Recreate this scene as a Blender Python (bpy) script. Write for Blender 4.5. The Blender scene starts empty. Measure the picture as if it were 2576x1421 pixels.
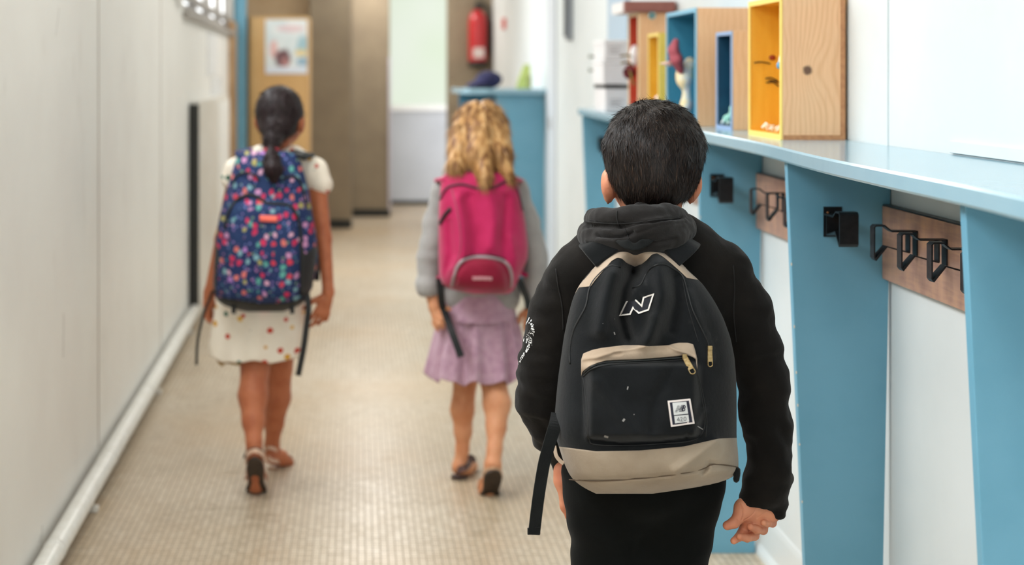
import bpy, bmesh, math, random
import numpy as np
from mathutils import Vector, Matrix, noise as mnoise

random.seed(7)
rng = np.random.default_rng(7)
SC = bpy.context.scene
COL = SC.collection

# ------------------------------------------------------------------ camera
F = 50.0 / 36.0 * 2576.0          # focal length in picture widths
CX, CY, HC = 900.0, 190.0, 1.31   # vanishing point and eye height
cam_d = bpy.data.cameras.new('camera')
cam = bpy.data.objects.new('camera', cam_d)
COL.objects.link(cam)
cam.location = (0, 0, HC)
cam.rotation_euler = (math.radians(90), 0, 0)
cam_d.lens = 50
cam_d.sensor_width = 36
cam_d.shift_x = (1288.0 - CX) / 2576.0
cam_d.shift_y = -(710.5 - CY) / 2576.0
cam_d.clip_start = 0.05
cam_d.dof.use_dof = True
cam_d.dof.focus_distance = 2.38
cam_d.dof.aperture_fstop = 2.9
SC.camera = cam

# ------------------------------------------------------------------ world, light, exposure
world = bpy.data.worlds.new('world')
SC.world = world
world.use_nodes = True
wb = world.node_tree.nodes['Background']
wb.inputs[0].default_value = (0.98, 0.985, 1.0, 1)
wb.inputs[1].default_value = 2.3
SC.view_settings.view_transform = 'Standard'
SC.view_settings.look = 'None'
SC.view_settings.gamma = 1.0
SC.view_settings.exposure = 0.32
SC.cycles.use_denoising = True
SC.cycles.max_bounces = 7
SC.cycles.diffuse_bounces = 4
SC.cycles.glossy_bounces = 3
SC.cycles.caustics_reflective = False
SC.cycles.caustics_refractive = False
SC.cycles.sample_clamp_indirect = 6.0


def area(name, loc, rot, sx, sy, power, color=(1, 1, 1), spread=180):
    d = bpy.data.lights.new(name, 'AREA')
    d.shape = 'RECTANGLE'
    d.size, d.size_y, d.energy, d.color = sx, sy, power, color
    d.spread = math.radians(spread)
    o = bpy.data.objects.new(name, d)
    COL.objects.link(o)
    o.location = loc
    o.rotation_euler = rot
    return o


R = math.radians
# daylight coming in through the row of high windows on the left
for yy, pw in ((-1.3, 9), (1.1, 15), (3.5, 15), (5.9, 15), (9.3, 18)):
    area('window_daylight', (-0.70 - 0.0184 * yy, yy, 2.08), (0, R(-40), 0), 0.6, 1.9, pw, (0.95, 0.98, 1.0), 105)
# unseen ceiling lamps added to fill the corridor; the rear one brightens panels and shelf
for yy, pw in ((-1.8, 9), (0.4, 5), (3.4, 5), (6.4, 7), (9.4, 13), (12.4, 22)):
    area('unseen_ceiling_light', (0.12, yy, 2.55), (0, 0, 0), 0.3, 1.2, pw, (1.0, 0.99, 0.975))


# ------------------------------------------------------------------ helpers
def lin(h):
    if isinstance(h, str):
        h = h.lstrip('#')
        c = [int(h[i:i + 2], 16) / 255 for i in (0, 2, 4)]
    else:
        c = list(h)
    return tuple([(v / 12.92 if v <= 0.04045 else ((v + 0.055) / 1.055) ** 2.4) for v in c] + [1.0])


def W(px, py, Y):
    """the point at distance Y that the camera sees at (px, py)"""
    return (CX * 0 + (px - CX) * Y / F, Y, HC - (py - CY) * Y / F)


def xw_l(Y):
    return -0.766 - 0.0184 * Y


def xw_r(Y):
    return 1.063 + 0.0126 * Y


class X:
    """tiny wrapper that writes math nodes"""
    def __init__(s, nt, sock):
        s.nt, s.s = nt, sock

    def _op(s, op, a, b=None, c=None):
        n = s.nt.nodes.new('ShaderNodeMath')
        n.operation = op
        for i, v in enumerate((a, b, c)):
            if v is None:
                continue
            if isinstance(v, X):
                s.nt.links.new(v.s, n.inputs[i])
            else:
                n.inputs[i].default_value = v
        return X(s.nt, n.outputs[0])

    def __add__(s, o): return s._op('ADD', s, o)
    def __radd__(s, o): return s._op('ADD', s, o)
    def __sub__(s, o): return s._op('SUBTRACT', s, o)
    def __rsub__(s, o): return s._op('SUBTRACT', o, s)
    def __mul__(s, o): return s._op('MULTIPLY', s, o)
    def __rmul__(s, o): return s._op('MULTIPLY', s, o)
    def __truediv__(s, o): return s._op('DIVIDE', s, o)
    def __rtruediv__(s, o): return s._op('DIVIDE', o, s)
    def frac(s): return s._op('FRACT', s)
    def floor(s): return s._op('FLOOR', s)
    def sin(s): return s._op('SINE', s)
    def abs(s): return s._op('ABSOLUTE', s)
    def lt(s, o): return s._op('LESS_THAN', s, o)
    def gt(s, o): return s._op('GREATER_THAN', s, o)
    def max(s, o): return s._op('MAXIMUM', s, o)
    def min(s, o): return s._op('MINIMUM', s, o)
    def sqrt(s): return s._op('SQRT', s)
    def pow(s, o): return s._op('POWER', s, o)

    def step(s, a, b):
        n = s.nt.nodes.new('ShaderNodeMapRange')
        n.interpolation_type = 'SMOOTHSTEP'
        s.nt.links.new(s.s, n.inputs[0])
        n.inputs[1].default_value, n.inputs[2].default_value = a, b
        return X(s.nt, n.outputs[0])


class MB_:
    """material builder"""
    def __init__(s, name, rough=0.6, metallic=0.0, spec=0.5):
        s.m = bpy.data.materials.new(name)
        s.m.use_nodes = True
        s.nt = s.m.node_tree
        s.b = s.nt.nodes['Principled BSDF']
        s.b.inputs['Roughness'].default_value = rough
        s.b.inputs['Metallic'].default_value = metallic
        s.b.inputs['Specular IOR Level'].default_value = spec
        s.tc = s.nt.nodes.new('ShaderNodeTexCoord')
        s.P = s.tc.outputs['Object']
        n = s.nt.nodes.new('ShaderNodeSeparateXYZ')
        s.nt.links.new(s.P, n.inputs[0])
        s.x, s.y, s.z = (X(s.nt, n.outputs[i]) for i in range(3))

    def vec(s, a, b, c):
        n = s.nt.nodes.new('ShaderNodeCombineXYZ')
        for i, v in enumerate((a, b, c)):
            if isinstance(v, X):
                s.nt.links.new(v.s, n.inputs[i])
            else:
                n.inputs[i].default_value = v
        return n.outputs[0]

    def noise(s, scale, detail=3, vec=None, rough=0.55):
        n = s.nt.nodes.new('ShaderNodeTexNoise')
        s.nt.links.new(vec or s.P, n.inputs['Vector'])
        n.inputs['Scale'].default_value = scale
        n.inputs['Detail'].default_value = detail
        n.inputs['Roughness'].default_value = rough
        return X(s.nt, n.outputs['Fac'])

    def white(s, vec):
        n = s.nt.nodes.new('ShaderNodeTexWhiteNoise')
        s.nt.links.new(vec, n.inputs['Vector'])
        return X(s.nt, n.outputs['Value'])

    def voronoi(s, scale, vec=None, dims='3D', rand=1.0):
        n = s.nt.nodes.new('ShaderNodeTexVoronoi')
        n.voronoi_dimensions = dims
        s.nt.links.new(vec or s.P, n.inputs['Vector'])
        n.inputs['Scale'].default_value = scale
        n.inputs['Randomness'].default_value = rand
        sp = s.nt.nodes.new('ShaderNodeSeparateColor')
        s.nt.links.new(n.outputs['Color'], sp.inputs[0])
        return X(s.nt, n.outputs['Distance']), X(s.nt, sp.outputs[0]), X(s.nt, sp.outputs[1])

    def col(s, c):
        n = s.nt.nodes.new('ShaderNodeRGB')
        n.outputs[0].default_value = lin(c)
        return n.outputs[0]

    def mix(s, fac, a, b, mode='MIX'):
        n = s.nt.nodes.new('ShaderNodeMix')
        n.data_type = 'RGBA'
        n.blend_type = mode
        if isinstance(fac, X):
            s.nt.links.new(fac.s, n.inputs[0])
        else:
            n.inputs[0].default_value = fac
        for i, v in ((6, a), (7, b)):
            if isinstance(v, (str, tuple)):
                n.inputs[i].default_value = lin(v)
            else:
                s.nt.links.new(v, n.inputs[i])
        return n.outputs[2]

    def ramp(s, fac, stops, mode='LINEAR'):
        n = s.nt.nodes.new('ShaderNodeValToRGB')
        n.color_ramp.interpolation = mode
        e = n.color_ramp.elements
        while len(e) > 1:
            e.remove(e[0])
        e[0].position, e[0].color = stops[0][0], lin(stops[0][1])
        for p, c in stops[1:]:
            q = e.new(p)
            q.color = lin(c)
        s.nt.links.new(fac.s, n.inputs[0])
        return n.outputs[0]

    def base(s, sock):
        if isinstance(sock, (str, tuple)):
            s.b.inputs['Base Color'].default_value = lin(sock)
        else:
            s.nt.links.new(sock, s.b.inputs['Base Color'])
        return s

    def rough(s, x):
        s.nt.links.new(x.s, s.b.inputs['Roughness'])
        return s

    def bump(s, x, strength=0.3, dist=0.002):
        n = s.nt.nodes.new('ShaderNodeBump')
        n.inputs['Strength'].default_value = strength
        n.inputs['Distance'].default_value = dist
        s.nt.links.new(x.s, n.inputs['Height'])
        s.nt.links.new(n.outputs[0], s.b.inputs['Normal'])
        return s


def M(name, c, rough=0.6, var=None, bump=None, metallic=0.0, spec=0.5, sheen=0.0, sss=0.0):
    """plain surface: colour c, var=(scale, other colour), bump=(scale, strength, distance)"""
    b = MB_(name, rough, metallic, spec)
    if var:
        b.base(b.mix(b.noise(var[0], 4).step(0.35, 0.68), c, var[1]))
    else:
        b.base(c)
    if bump:
        b.bump(b.noise(bump[0], 4), bump[1], bump[2])
    if sheen:
        b.b.inputs['Sheen Weight'].default_value = sheen
    if sss:
        b.b.inputs['Subsurface Weight'].default_value = sss
        b.b.inputs['Subsurface Radius'].default_value = (0.012, 0.005, 0.003)
        b.b.inputs['Subsurface Scale'].default_value = 1.0
    return b.m


def emit(name, c, strength, c2=None, scale=3):
    b = MB_(name, 0.4)
    b.base(c)
    if c2:
        e = b.mix(b.noise(scale, 1).step(0.3, 0.7), c, c2)
        b.nt.links.new(e, b.b.inputs['Emission Color'])
    else:
        b.b.inputs['Emission Color'].default_value = lin(c)
    b.b.inputs['Emission Strength'].default_value = strength
    return b.m


def weave(name, c, c2, scale=900, strength=0.25, rough=0.9, patch=18, sheen=0.25, worn=None):
    """woven or knitted cloth: fine weave relief and mild wear"""
    b = MB_(name, rough, 0, 0.12)
    t = b.noise(patch, 5).step(0.35, 0.7)
    cc = b.mix(t, c, c2)
    if worn:
        w = (b.noise(60, 6) * b.noise(8, 2)).step(0.34, 0.6)
        cc = b.mix(w * 0.5, cc, worn)
    b.base(cc)
    h = b.noise(scale, 2) + b.noise(140, 3) * 1.4
    b.bump(h, strength, 0.0012)
    b.b.inputs['Sheen Weight'].default_value = sheen
    b.b.inputs['Sheen Roughness'].default_value = 0.5
    return b.m


# ---- objects
def mesh_obj(name, verts, faces, mat=None, parent=None, smooth=True):
    me = bpy.data.meshes.new(name)
    if isinstance(verts, np.ndarray) and isinstance(faces, np.ndarray):
        nf, k = faces.shape
        me.vertices.add(len(verts))
        me.vertices.foreach_set('co', verts.astype(np.float32).ravel())
        me.loops.add(nf * k)
        me.loops.foreach_set('vertex_index', faces.astype(np.int32).ravel())
        me.polygons.add(nf)
        me.polygons.foreach_set('loop_start', np.arange(0, nf * k, k, dtype=np.int32))
        me.polygons.foreach_set('loop_total', np.full(nf, k, dtype=np.int32))
        me.update(calc_edges=True)
    else:
        me.from_pydata([tuple(v) for v in verts], [], [tuple(int(i) for i in f) for f in faces])
    me.validate()
    if smooth:
        me.polygons.foreach_set('use_smooth', [True] * len(me.polygons))
    if mat:
        me.materials.append(mat)
    o = bpy.data.objects.new(name, me)
    COL.objects.link(o)
    if parent:
        o.parent = parent
        o.matrix_parent_inverse = Matrix.Translation(-parent.location) if parent.type != 'MESH' else Matrix.Identity(4)
    return o


def empty(name, loc, label, cat, group=None):
    o = bpy.data.objects.new(name, None)
    COL.objects.link(o)
    o.location = loc
    o.empty_display_size = 0.1
    o['label'] = label
    o['category'] = cat
    if group:
        o['group'] = group
    return o


def tag(o, label, cat, group=None):
    o['label'] = label
    o['category'] = cat
    if group:
        o['group'] = group
    return o


def struct(o):
    o['kind'] = 'structure'
    return o


class B:
    """collects simple shapes into one mesh"""
    def __init__(s):
        s.bm = bmesh.new()

    def box(s, x0, x1, y0, y1, z0, z1, bev=0.0, rot=None, about=None):
        r = bmesh.ops.create_cube(s.bm, size=1)
        vs = r['verts']
        c = Vector(((x0 + x1) / 2, (y0 + y1) / 2, (z0 + z1) / 2))
        for v in vs:
            v.co = Vector((v.co.x * (x1 - x0), v.co.y * (y1 - y0), v.co.z * (z1 - z0))) + c
        if rot is not None:
            a = Vector(about) if about else c
            for v in vs:
                v.co = rot @ (v.co - a) + a
        if bev > 0:
            es = list({e for v in vs for e in v.link_edges})
            bmesh.ops.bevel(s.bm, geom=es, offset=bev, segments=2, profile=0.5, affect='EDGES')
        return s

    def poly(s, pts, dvec, bev=0.0):
        """flat outline pts extruded by dvec"""
        a = [s.bm.verts.new(p) for p in pts]
        d = Vector(dvec)
        b = [s.bm.verts.new(Vector(p) + d) for p in pts]
        n = len(a)
        fs = [s.bm.faces.new(a), s.bm.faces.new(list(reversed(b)))]
        for i in range(n):
            fs.append(s.bm.faces.new([a[(i + 1) % n], a[i], b[i], b[(i + 1) % n]]))
        if bev > 0:
            es = list({e for f in fs[:2] for e in f.edges})
            bmesh.ops.bevel(s.bm, geom=es, offset=bev, segments=2, profile=0.5, affect='EDGES')
        return s

    def rings(s, rings, cap=True):
        """rings: list of equal-length point loops"""
        vr = [[s.bm.verts.new(p) for p in r] for r in rings]
        n = len(vr[0])
        for a, b in zip(vr[:-1], vr[1:]):
            for i in range(n):
                s.bm.faces.new([a[i], a[(i + 1) % n], b[(i + 1) % n], b[i]])
        if cap:
            s.bm.faces.new(list(reversed(vr[0])))
            s.bm.faces.new(vr[-1])
        return s

    def lathe(s, c, prof, n=20, axis='z'):
        rr = []
        for r, h in prof:
            ring = []
            for i in range(n):
                a = 2 * math.pi * i / n
                u, v = r * math.cos(a), r * math.sin(a)
                p = {'z': (u, v, h), 'y': (u, h, v), 'x': (h, u, v)}[axis]
                ring.append((c[0] + p[0], c[1] + p[1], c[2] + p[2]))
            rr.append(ring)
        return s.rings(rr)

    def tube(s, pts, rad, n=8, flat=None):
        """tube along pts; rad number or list; flat=(w, t, widthdir) gives a strap instead"""
        pts = [Vector(p) for p in pts]
        m = len(pts)
        rad = rad if isinstance(rad, (list, tuple)) else [rad] * m
        up = None
        rr = []
        for i, p in enumerate(pts):
            t = (pts[min(i + 1, m - 1)] - pts[max(i - 1, 0)]).normalized()
            if flat:
                w = Vector(flat[2]) if not isinstance(flat[2], list) else Vector(flat[2][i])
                w = (w - t * w.dot(t)).normalized()
                nn = t.cross(w).normalized()
                k = 1.0
                if 0 < i < m - 1:
                    a = (pts[i] - pts[i - 1]).normalized()
                    b = (pts[i + 1] - pts[i]).normalized()
                    k = 1 / max(0.45, math.sqrt(max(0.0, (1 + a.dot(b)) / 2)))
                hw, ht = flat[0] / 2, flat[1] / 2 * k
                rr.append([p + w * hw + nn * ht, p - w * hw + nn * ht, p - w * hw - nn * ht, p + w * hw - nn * ht])
            else:
                if up is None:
                    up = Vector((0, 0, 1)) if abs(t.z) < 0.9 else Vector((1, 0, 0))
                a = t.cross(up).normalized()
                b = a.cross(t).normalized()
                up = b
                rr.append([p + (a * math.cos(2 * math.pi * j / n) + b * math.sin(2 * math.pi * j / n)) * rad[i] for j in range(n)])
        return s.rings(rr)

    def sphere(s, c, r, seg=16, sc=(1, 1, 1), rot=None):
        q = bmesh.ops.create_uvsphere(s.bm, u_segments=seg, v_segments=max(6, seg // 2 + 2), radius=r)
        for v in q['verts']:
            p = Vector((v.co.x * sc[0], v.co.y * sc[1], v.co.z * sc[2]))
            v.co = (rot @ p if rot is not None else p) + Vector(c)
        return s

    def obj(s, name, mat, parent=None, smooth=False):
        bmesh.ops.recalc_face_normals(s.bm, faces=s.bm.faces)
        me = bpy.data.meshes.new(name)
        s.bm.to_mesh(me)
        s.bm.free()
        for p in me.polygons:
            p.use_smooth = smooth
        if mat:
            me.materials.append(mat)
        o = bpy.data.objects.new(name, me)
        COL.objects.link(o)
        if parent:
            o.parent = parent
            if parent.type != 'MESH':
                o.matrix_parent_inverse = Matrix.Translation(-parent.location)
        return o


def smooth_path(pts, n=6, closed=False):
    """Catmull-Rom through pts"""
    P = [np.array(p, float) for p in pts]
    out = []
    m = len(P)
    rngi = range(m if closed else m - 1)
    for i in rngi:
        p0 = P[(i - 1) % m] if closed or i > 0 else 2 * P[0] - P[1]
        p1, p2 = P[i], P[(i + 1) % m]
        p3 = P[(i + 2) % m] if closed or i < m - 2 else 2 * P[-1] - P[-2]
        for j in range(n):
            t = j / n
            out.append(0.5 * ((2 * p1) + (-p0 + p2) * t + (2 * p0 - 5 * p1 + 4 * p2 - p3) * t * t + (-p0 + 3 * p1 - 3 * p2 + p3) * t ** 3))
    if not closed:
        out.append(P[-1])
    return out


# ---- implicit bodies: smooth unions of tapered capsules and ellipsoids, meshed with surface nets
class Body:
    def __init__(s, k=0.02):
        s.pr = []
        s.k = k

    def cap(s, a, b, r0, r1=None, k=None, sq=(1, 1, 1)):
        s.pr.append(('c', np.array(a, float), np.array(b, float), r0, r0 if r1 is None else r1, s.k if k is None else k, np.array(sq, float)))
        return s

    def chain(s, pts, k=None, sq=(1, 1, 1)):
        for a, b in zip(pts[:-1], pts[1:]):
            s.cap(a[:3], b[:3], a[3], b[3], k, sq)
        return s

    def ell(s, c, r, k=None, rot=None):
        s.pr.append(('e', np.array(c, float), np.array(r, float), rot, s.k if k is None else k))
        return s

    def cut(s, c, r, k=0.01, rot=None):
        s.pr.append(('x', np.array(c, float), np.array(r, float), rot, k))
        return s

    def build(s, h):
        lo, hi = np.full(3, 1e9), np.full(3, -1e9)
        bb = []
        for p in s.pr:
            if p[0] == 'c':
                r = max(p[3], p[4]) / p[6].min()
                a, b = np.minimum(p[1], p[2]) - r, np.maximum(p[1], p[2]) + r
            else:
                r = p[2].max() if p[3] is not None else p[2]
                a, b = p[1] - r, p[1] + r
            bb.append((a, b))
            if p[0] != 'x':
                lo, hi = np.minimum(lo, a), np.maximum(hi, b)
        lo, hi = lo - 4 * h, hi + 4 * h
        n = np.ceil((hi - lo) / h).astype(int) + 1
        D = np.full(n, 0.2, np.float32)
        ax = [lo[i] + np.arange(n[i]) * h for i in range(3)]
        for p, (a, b) in zip(s.pr, bb):
            k = p[4] if p[0] != 'c' else p[5]
            pad = k * 1.3 + 3 * h
            i0 = np.maximum(((a - pad - lo) / h).astype(int), 0)
            i1 = np.minimum(((b + pad - lo) / h).astype(int) + 2, n)
            sl = tuple(slice(i0[i], i1[i]) for i in range(3))
            x, y, z = np.meshgrid(*[ax[i][sl[i]] for i in range(3)], indexing='ij', sparse=True)
            if p[0] == 'c':
                _, A, Bp, r0, r1, k, sq = p
                ba = Bp - A
                L = max(float(ba @ ba), 1e-12)
                px, py, pz = x - A[0], y - A[1], z - A[2]
                t = np.clip((px * ba[0] + py * ba[1] + pz * ba[2]) / L, 0, 1)
                d = np.sqrt(((px - t * ba[0]) * sq[0]) ** 2 + ((py - t * ba[1]) * sq[1]) ** 2 + ((pz - t * ba[2]) * sq[2]) ** 2) - (r0 + (r1 - r0) * t)
            else:
                _, C, Rr, rot, k = p
                px, py, pz = x - C[0], y - C[1], z - C[2]
                if rot is not None:
                    m = np.array(rot.transposed())
                    px, py, pz = (m[i][0] * px + m[i][1] * py + m[i][2] * pz for i in range(3))
                k0 = np.sqrt((px / Rr[0]) ** 2 + (py / Rr[1]) ** 2 + (pz / Rr[2]) ** 2)
                k1 = np.sqrt((px / Rr[0] ** 2) ** 2 + (py / Rr[1] ** 2) ** 2 + (pz / Rr[2] ** 2) ** 2) + 1e-9
                d = k0 * (k0 - 1) / k1
            cur = D[sl]
            if p[0] == 'x':
                d = -d
                hh = np.clip(0.5 + 0.5 * (d - cur) / k, 0, 1)
                D[sl] = (cur + (d - cur) * hh + k * hh * (1 - hh)).astype(np.float32)
            else:
                hh = np.clip(0.5 + 0.5 * (cur - d) / k, 0, 1)
                D[sl] = (cur + (d - cur) * hh - k * hh * (1 - hh)).astype(np.float32)
        return surface_nets(D, lo, h)


def surface_nets(D, lo, h):
    ins = D < 0
    cnt = np.zeros(tuple(np.array(D.shape) - 1), np.int8)
    cs = [(i, j, k) for i in (0, 1) for j in (0, 1) for k in (0, 1)]
    nx, ny, nz = D.shape
    for i, j, k in cs:
        cnt += ins[i:nx - 1 + i, j:ny - 1 + j, k:nz - 1 + k]
    act = (cnt > 0) & (cnt < 8)
    idx = np.full(act.shape, -1, np.int64)
    cells = np.argwhere(act)
    idx[act] = np.arange(len(cells))
    acc = np.zeros((len(cells), 3))
    w = np.zeros(len(cells))
    ci, cj, ck = cells.T
    for a in cs:
        for ax in range(3):
            if a[ax] == 1:
                continue
            b = list(a)
            b[ax] = 1
            d0 = D[ci + a[0], cj + a[1], ck + a[2]]
            d1 = D[ci + b[0], cj + b[1], ck + b[2]]
            m = (d0 < 0) != (d1 < 0)
            t = np.where(m, d0 / np.where(np.abs(d0 - d1) < 1e-9, 1, d0 - d1), 0)
            p = np.tile(np.array(a, float), (len(cells), 1))
            p[:, ax] = t
            acc += p * m[:, None]
            w += m
    V = lo + (cells + acc / w[:, None]) * h
    Q = []
    for ax in range(3):
        sl0 = [slice(None)] * 3
        sl1 = [slice(None)] * 3
        sl0[ax], sl1[ax] = slice(0, -1), slice(1, None)
        e = ins[tuple(sl0)] != ins[tuple(sl1)]
        u, v = [(1, 2), (2, 0), (0, 1)][ax]
        E = np.argwhere(e)
        ok = (E[:, u] > 0) & (E[:, v] > 0) & (E[:, u] < D.shape[u] - 1) & (E[:, v] < D.shape[v] - 1)
        E = E[ok]
        def cell(du, dv):
            c = E.copy()
            c[:, u] -= du
            c[:, v] -= dv
            return idx[c[:, 0], c[:, 1], c[:, 2]]
        q = np.stack([cell(1, 1), cell(0, 1), cell(0, 0), cell(1, 0)], 1)
        fl = ins[E[:, 0], E[:, 1], E[:, 2]]
        q[~fl] = q[~fl][:, ::-1]
        Q.append(q)
    Q = np.concatenate(Q)
    return V, Q


def relax(V, Q, it=2, lam=0.5):
    """light Laplacian smoothing"""
    for _ in range(it):
        acc = np.zeros_like(V)
        w = np.zeros(len(V))
        for a in range(4):
            b = (a + 1) % 4
            np.add.at(acc, Q[:, a], V[Q[:, b]])
            np.add.at(w, Q[:, a], 1)
            np.add.at(acc, Q[:, b], V[Q[:, a]])
            np.add.at(w, Q[:, b], 1)
        V = V + lam * (acc / w[:, None] - V)
    return V


def normals(V, Q):
    n = np.cross(V[Q[:, 2]] - V[Q[:, 0]], V[Q[:, 3]] - V[Q[:, 1]])
    N = np.zeros_like(V)
    for a in range(4):
        np.add.at(N, Q[:, a], n)
    return N / (np.linalg.norm(N, axis=1)[:, None] + 1e-12)


def pnoise(P, sc=(1, 1, 1), off=0.0):
    q = P * np.array(sc)
    return np.array([mnoise.noise((a + off, b, c)) for a, b, c in q])


def body_obj(name, b, h, mat, parent, smooth=2, disp=None):
    V, Q = b.build(h)
    V = relax(V, Q, smooth)
    if disp:
        V = V + normals(V, Q) * disp(V)[:, None]
    return mesh_obj(name, V, Q, mat, parent), V, Q


def strands(name, roots, nrm, tang, length, width, lift, curv, mat, parent, segs=3, jitter=0.2, root_sink=0.002):
    """hair as many thin tapering ribbons lying along a surface"""
    n = len(roots)
    T = tang - nrm * np.sum(tang * nrm, 1)[:, None]
    T += rng.normal(0, jitter, (n, 3))
    T -= nrm * np.sum(T * nrm, 1)[:, None]
    T /= np.linalg.norm(T, axis=1)[:, None] + 1e-9
    S = np.cross(T, nrm)
    S += nrm * rng.normal(0, 0.35, (n, 1))
    L = length * rng.uniform(0.6, 1.25, n)
    Wd = width * rng.uniform(0.6, 1.4, n)
    lf = lift * rng.uniform(-0.2, 1.3, n)
    bend = rng.normal(0, 0.14, n)
    V = []
    for i in range(segs + 1):
        s_ = i / segs
        p = roots - nrm * root_sink + T * (L * s_)[:, None] + nrm * (lf * s_ - curv * (L * s_) ** 2)[:, None] + S * (bend * L * s_ * s_)[:, None]
        w = Wd * (1 - 0.93 * s_ ** 1.6)
        V.append(p + S * w[:, None] / 2)
        V.append(p - S * w[:, None] / 2)
    V = np.stack(V, 1).reshape(-1, 3)
    k = 2 * (segs + 1)
    base = np.arange(n) * k
    Q = []
    for i in range(segs):
        Q.append(np.stack([base + 2 * i, base + 2 * i + 1, base + 2 * i + 3, base + 2 * i + 2], 1))
    return mesh_obj(name, V, np.concatenate(Q), mat, parent)

# ================================================================== materials of the place
def floor_mat():
    b = MB_('mosaic_floor', 0.3, 0, 0.5)
    p = 0.0207
    u, v = b.x / p, b.y / p
    fu, fv = (u.frac() - 0.5).abs(), (v.frac() - 0.5).abs()
    grout = fu.max(fv).step(0.42, 0.48)
    w = b.white(b.vec(u.floor(), v.floor(), 0.0))
    sh = b.white(b.vec((u / 15.0).floor(), (v / 15.0).floor(), 3.0))
    tile = b.ramp(w * 0.7 + sh * 0.3, [(0.0, '#a99a83'), (0.3, '#bbac95'), (0.6, '#c5b7a1'), (0.85, '#cdc0ab'), (1.0, '#d6cab7')])
    warm = b.noise(1.3, 4).step(0.4, 0.75)
    tile = b.mix(warm * 0.5 + 0.12, tile, '#c0a27c')
    c = b.mix(grout, tile, '#7f705d')
    b.base(c)
    b.rough(b.noise(6, 3) * 0.18 + grout * 0.35 + 0.22)
    b.bump(grout * -1.0 + w * 0.15, 0.25, 0.001)
    return b.m


def wall_left_mat():
    b = MB_('left_wall_paint', 0.42, 0, 0.4)
    c = b.mix(b.noise(2.2, 5).step(0.35, 0.75), '#ebe9e3', '#e5e2dc')
    scuff = (b.noise(14, 5, b.vec(b.x, b.y, b.z * 0.35)) * b.noise(3, 2)).step(0.33, 0.42)
    c = b.mix(scuff * 0.12, c, '#b9aea1')
    # a few thin scratches
    y, z = b.y, b.z
    def line(y0, z0, z1, sl, wd):
        return ((y - y0 - (z - z0) * sl).abs().lt(wd)) * z.gt(z0) * z.lt(z1)
    m = line(4.06, 0.505, 0.63, 0.05, 0.0035).max(line(3.76, 0.055, 0.12, 0.1, 0.003)).max(line(3.73, 0.085, 0.1, 1.2, 0.004)).max(line(3.95, 1.42, 1.5, 0.6, 0.002))
    c = b.mix(m * 0.75, c, '#6f665c')
    b.base(c)
    b.bump(b.noise(35, 4), 0.12, 0.002)
    return b.m


m_floor = floor_mat()
m_wall_l = wall_left_mat()
m_wall_r = M('right_wall_paint', '#dfe4e4', 0.5, (3, '#d9dfdf'), (40, 0.08, 0.002))
m_groove = M('panel_joint', '#a79c8f', 0.7)
m_ceil = M('ceiling_paint', '#e3e2dd', 0.8)
m_pillar = M('greige_paint', '#95866f', 0.6, (5, '#8c7d68'), (30, 0.1, 0.002))
m_beige = M('beige_paint', '#c3ab8a', 0.6, (4, '#b99f7d'))
m_black = M('black_base', '#171915', 0.5)
m_white_lac = M('white_lacquer', '#dedcd5', 0.35, (6, '#d6d2c8'))
m_pipe = M('white_pipe_paint', '#eae9e3', 0.3, (25, '#e0ded6'), (60, 0.08, 0.001))
m_blue = M('blue_paint', '#6fa8c1', 0.42, (7, '#69a3bc'), (220, 0.08, 0.0006), spec=0.45)
m_blue_edge = M('pale_blue_shelf_paint', '#93b7c7', 0.16, (5, '#8eb3c4'), (120, 0.05, 0.0005), spec=0.6)
m_deep = M('darker_blue', '#3d7f9f', 0.5)
m_steel = M('dark_steel', '#33363a', 0.38, (80, '#25272a'), None, metallic=0.6)
m_steel_b = M('black_steel', '#15171a', 0.35, (90, '#1e2023'), None, metallic=0.3)
m_screw = M('copper_screw', '#b07a52', 0.35, metallic=0.8)
m_glow = emit('lamp_diffuser', '#fffaf0', 2.5)


def board_mat():
    b = MB_('rack_board_wood', 0.3, 0, 0.5)
    g = b.noise(1.0, 5, b.vec(b.x * 6, b.y * 9, b.z * 90))
    blotch = b.noise(1.0, 3, b.vec(b.x, b.y * 22, b.z * 9))
    c = b.ramp(g * 0.45 + blotch * 0.55, [(0.3, '#97705e'), (0.45, '#ae8672'), (0.55, '#c0957b'), (0.7, '#cf9f78')])
    b.base(c)
    b.bump(g, 0.12, 0.001)
    return b.m


m_board = board_mat()


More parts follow.
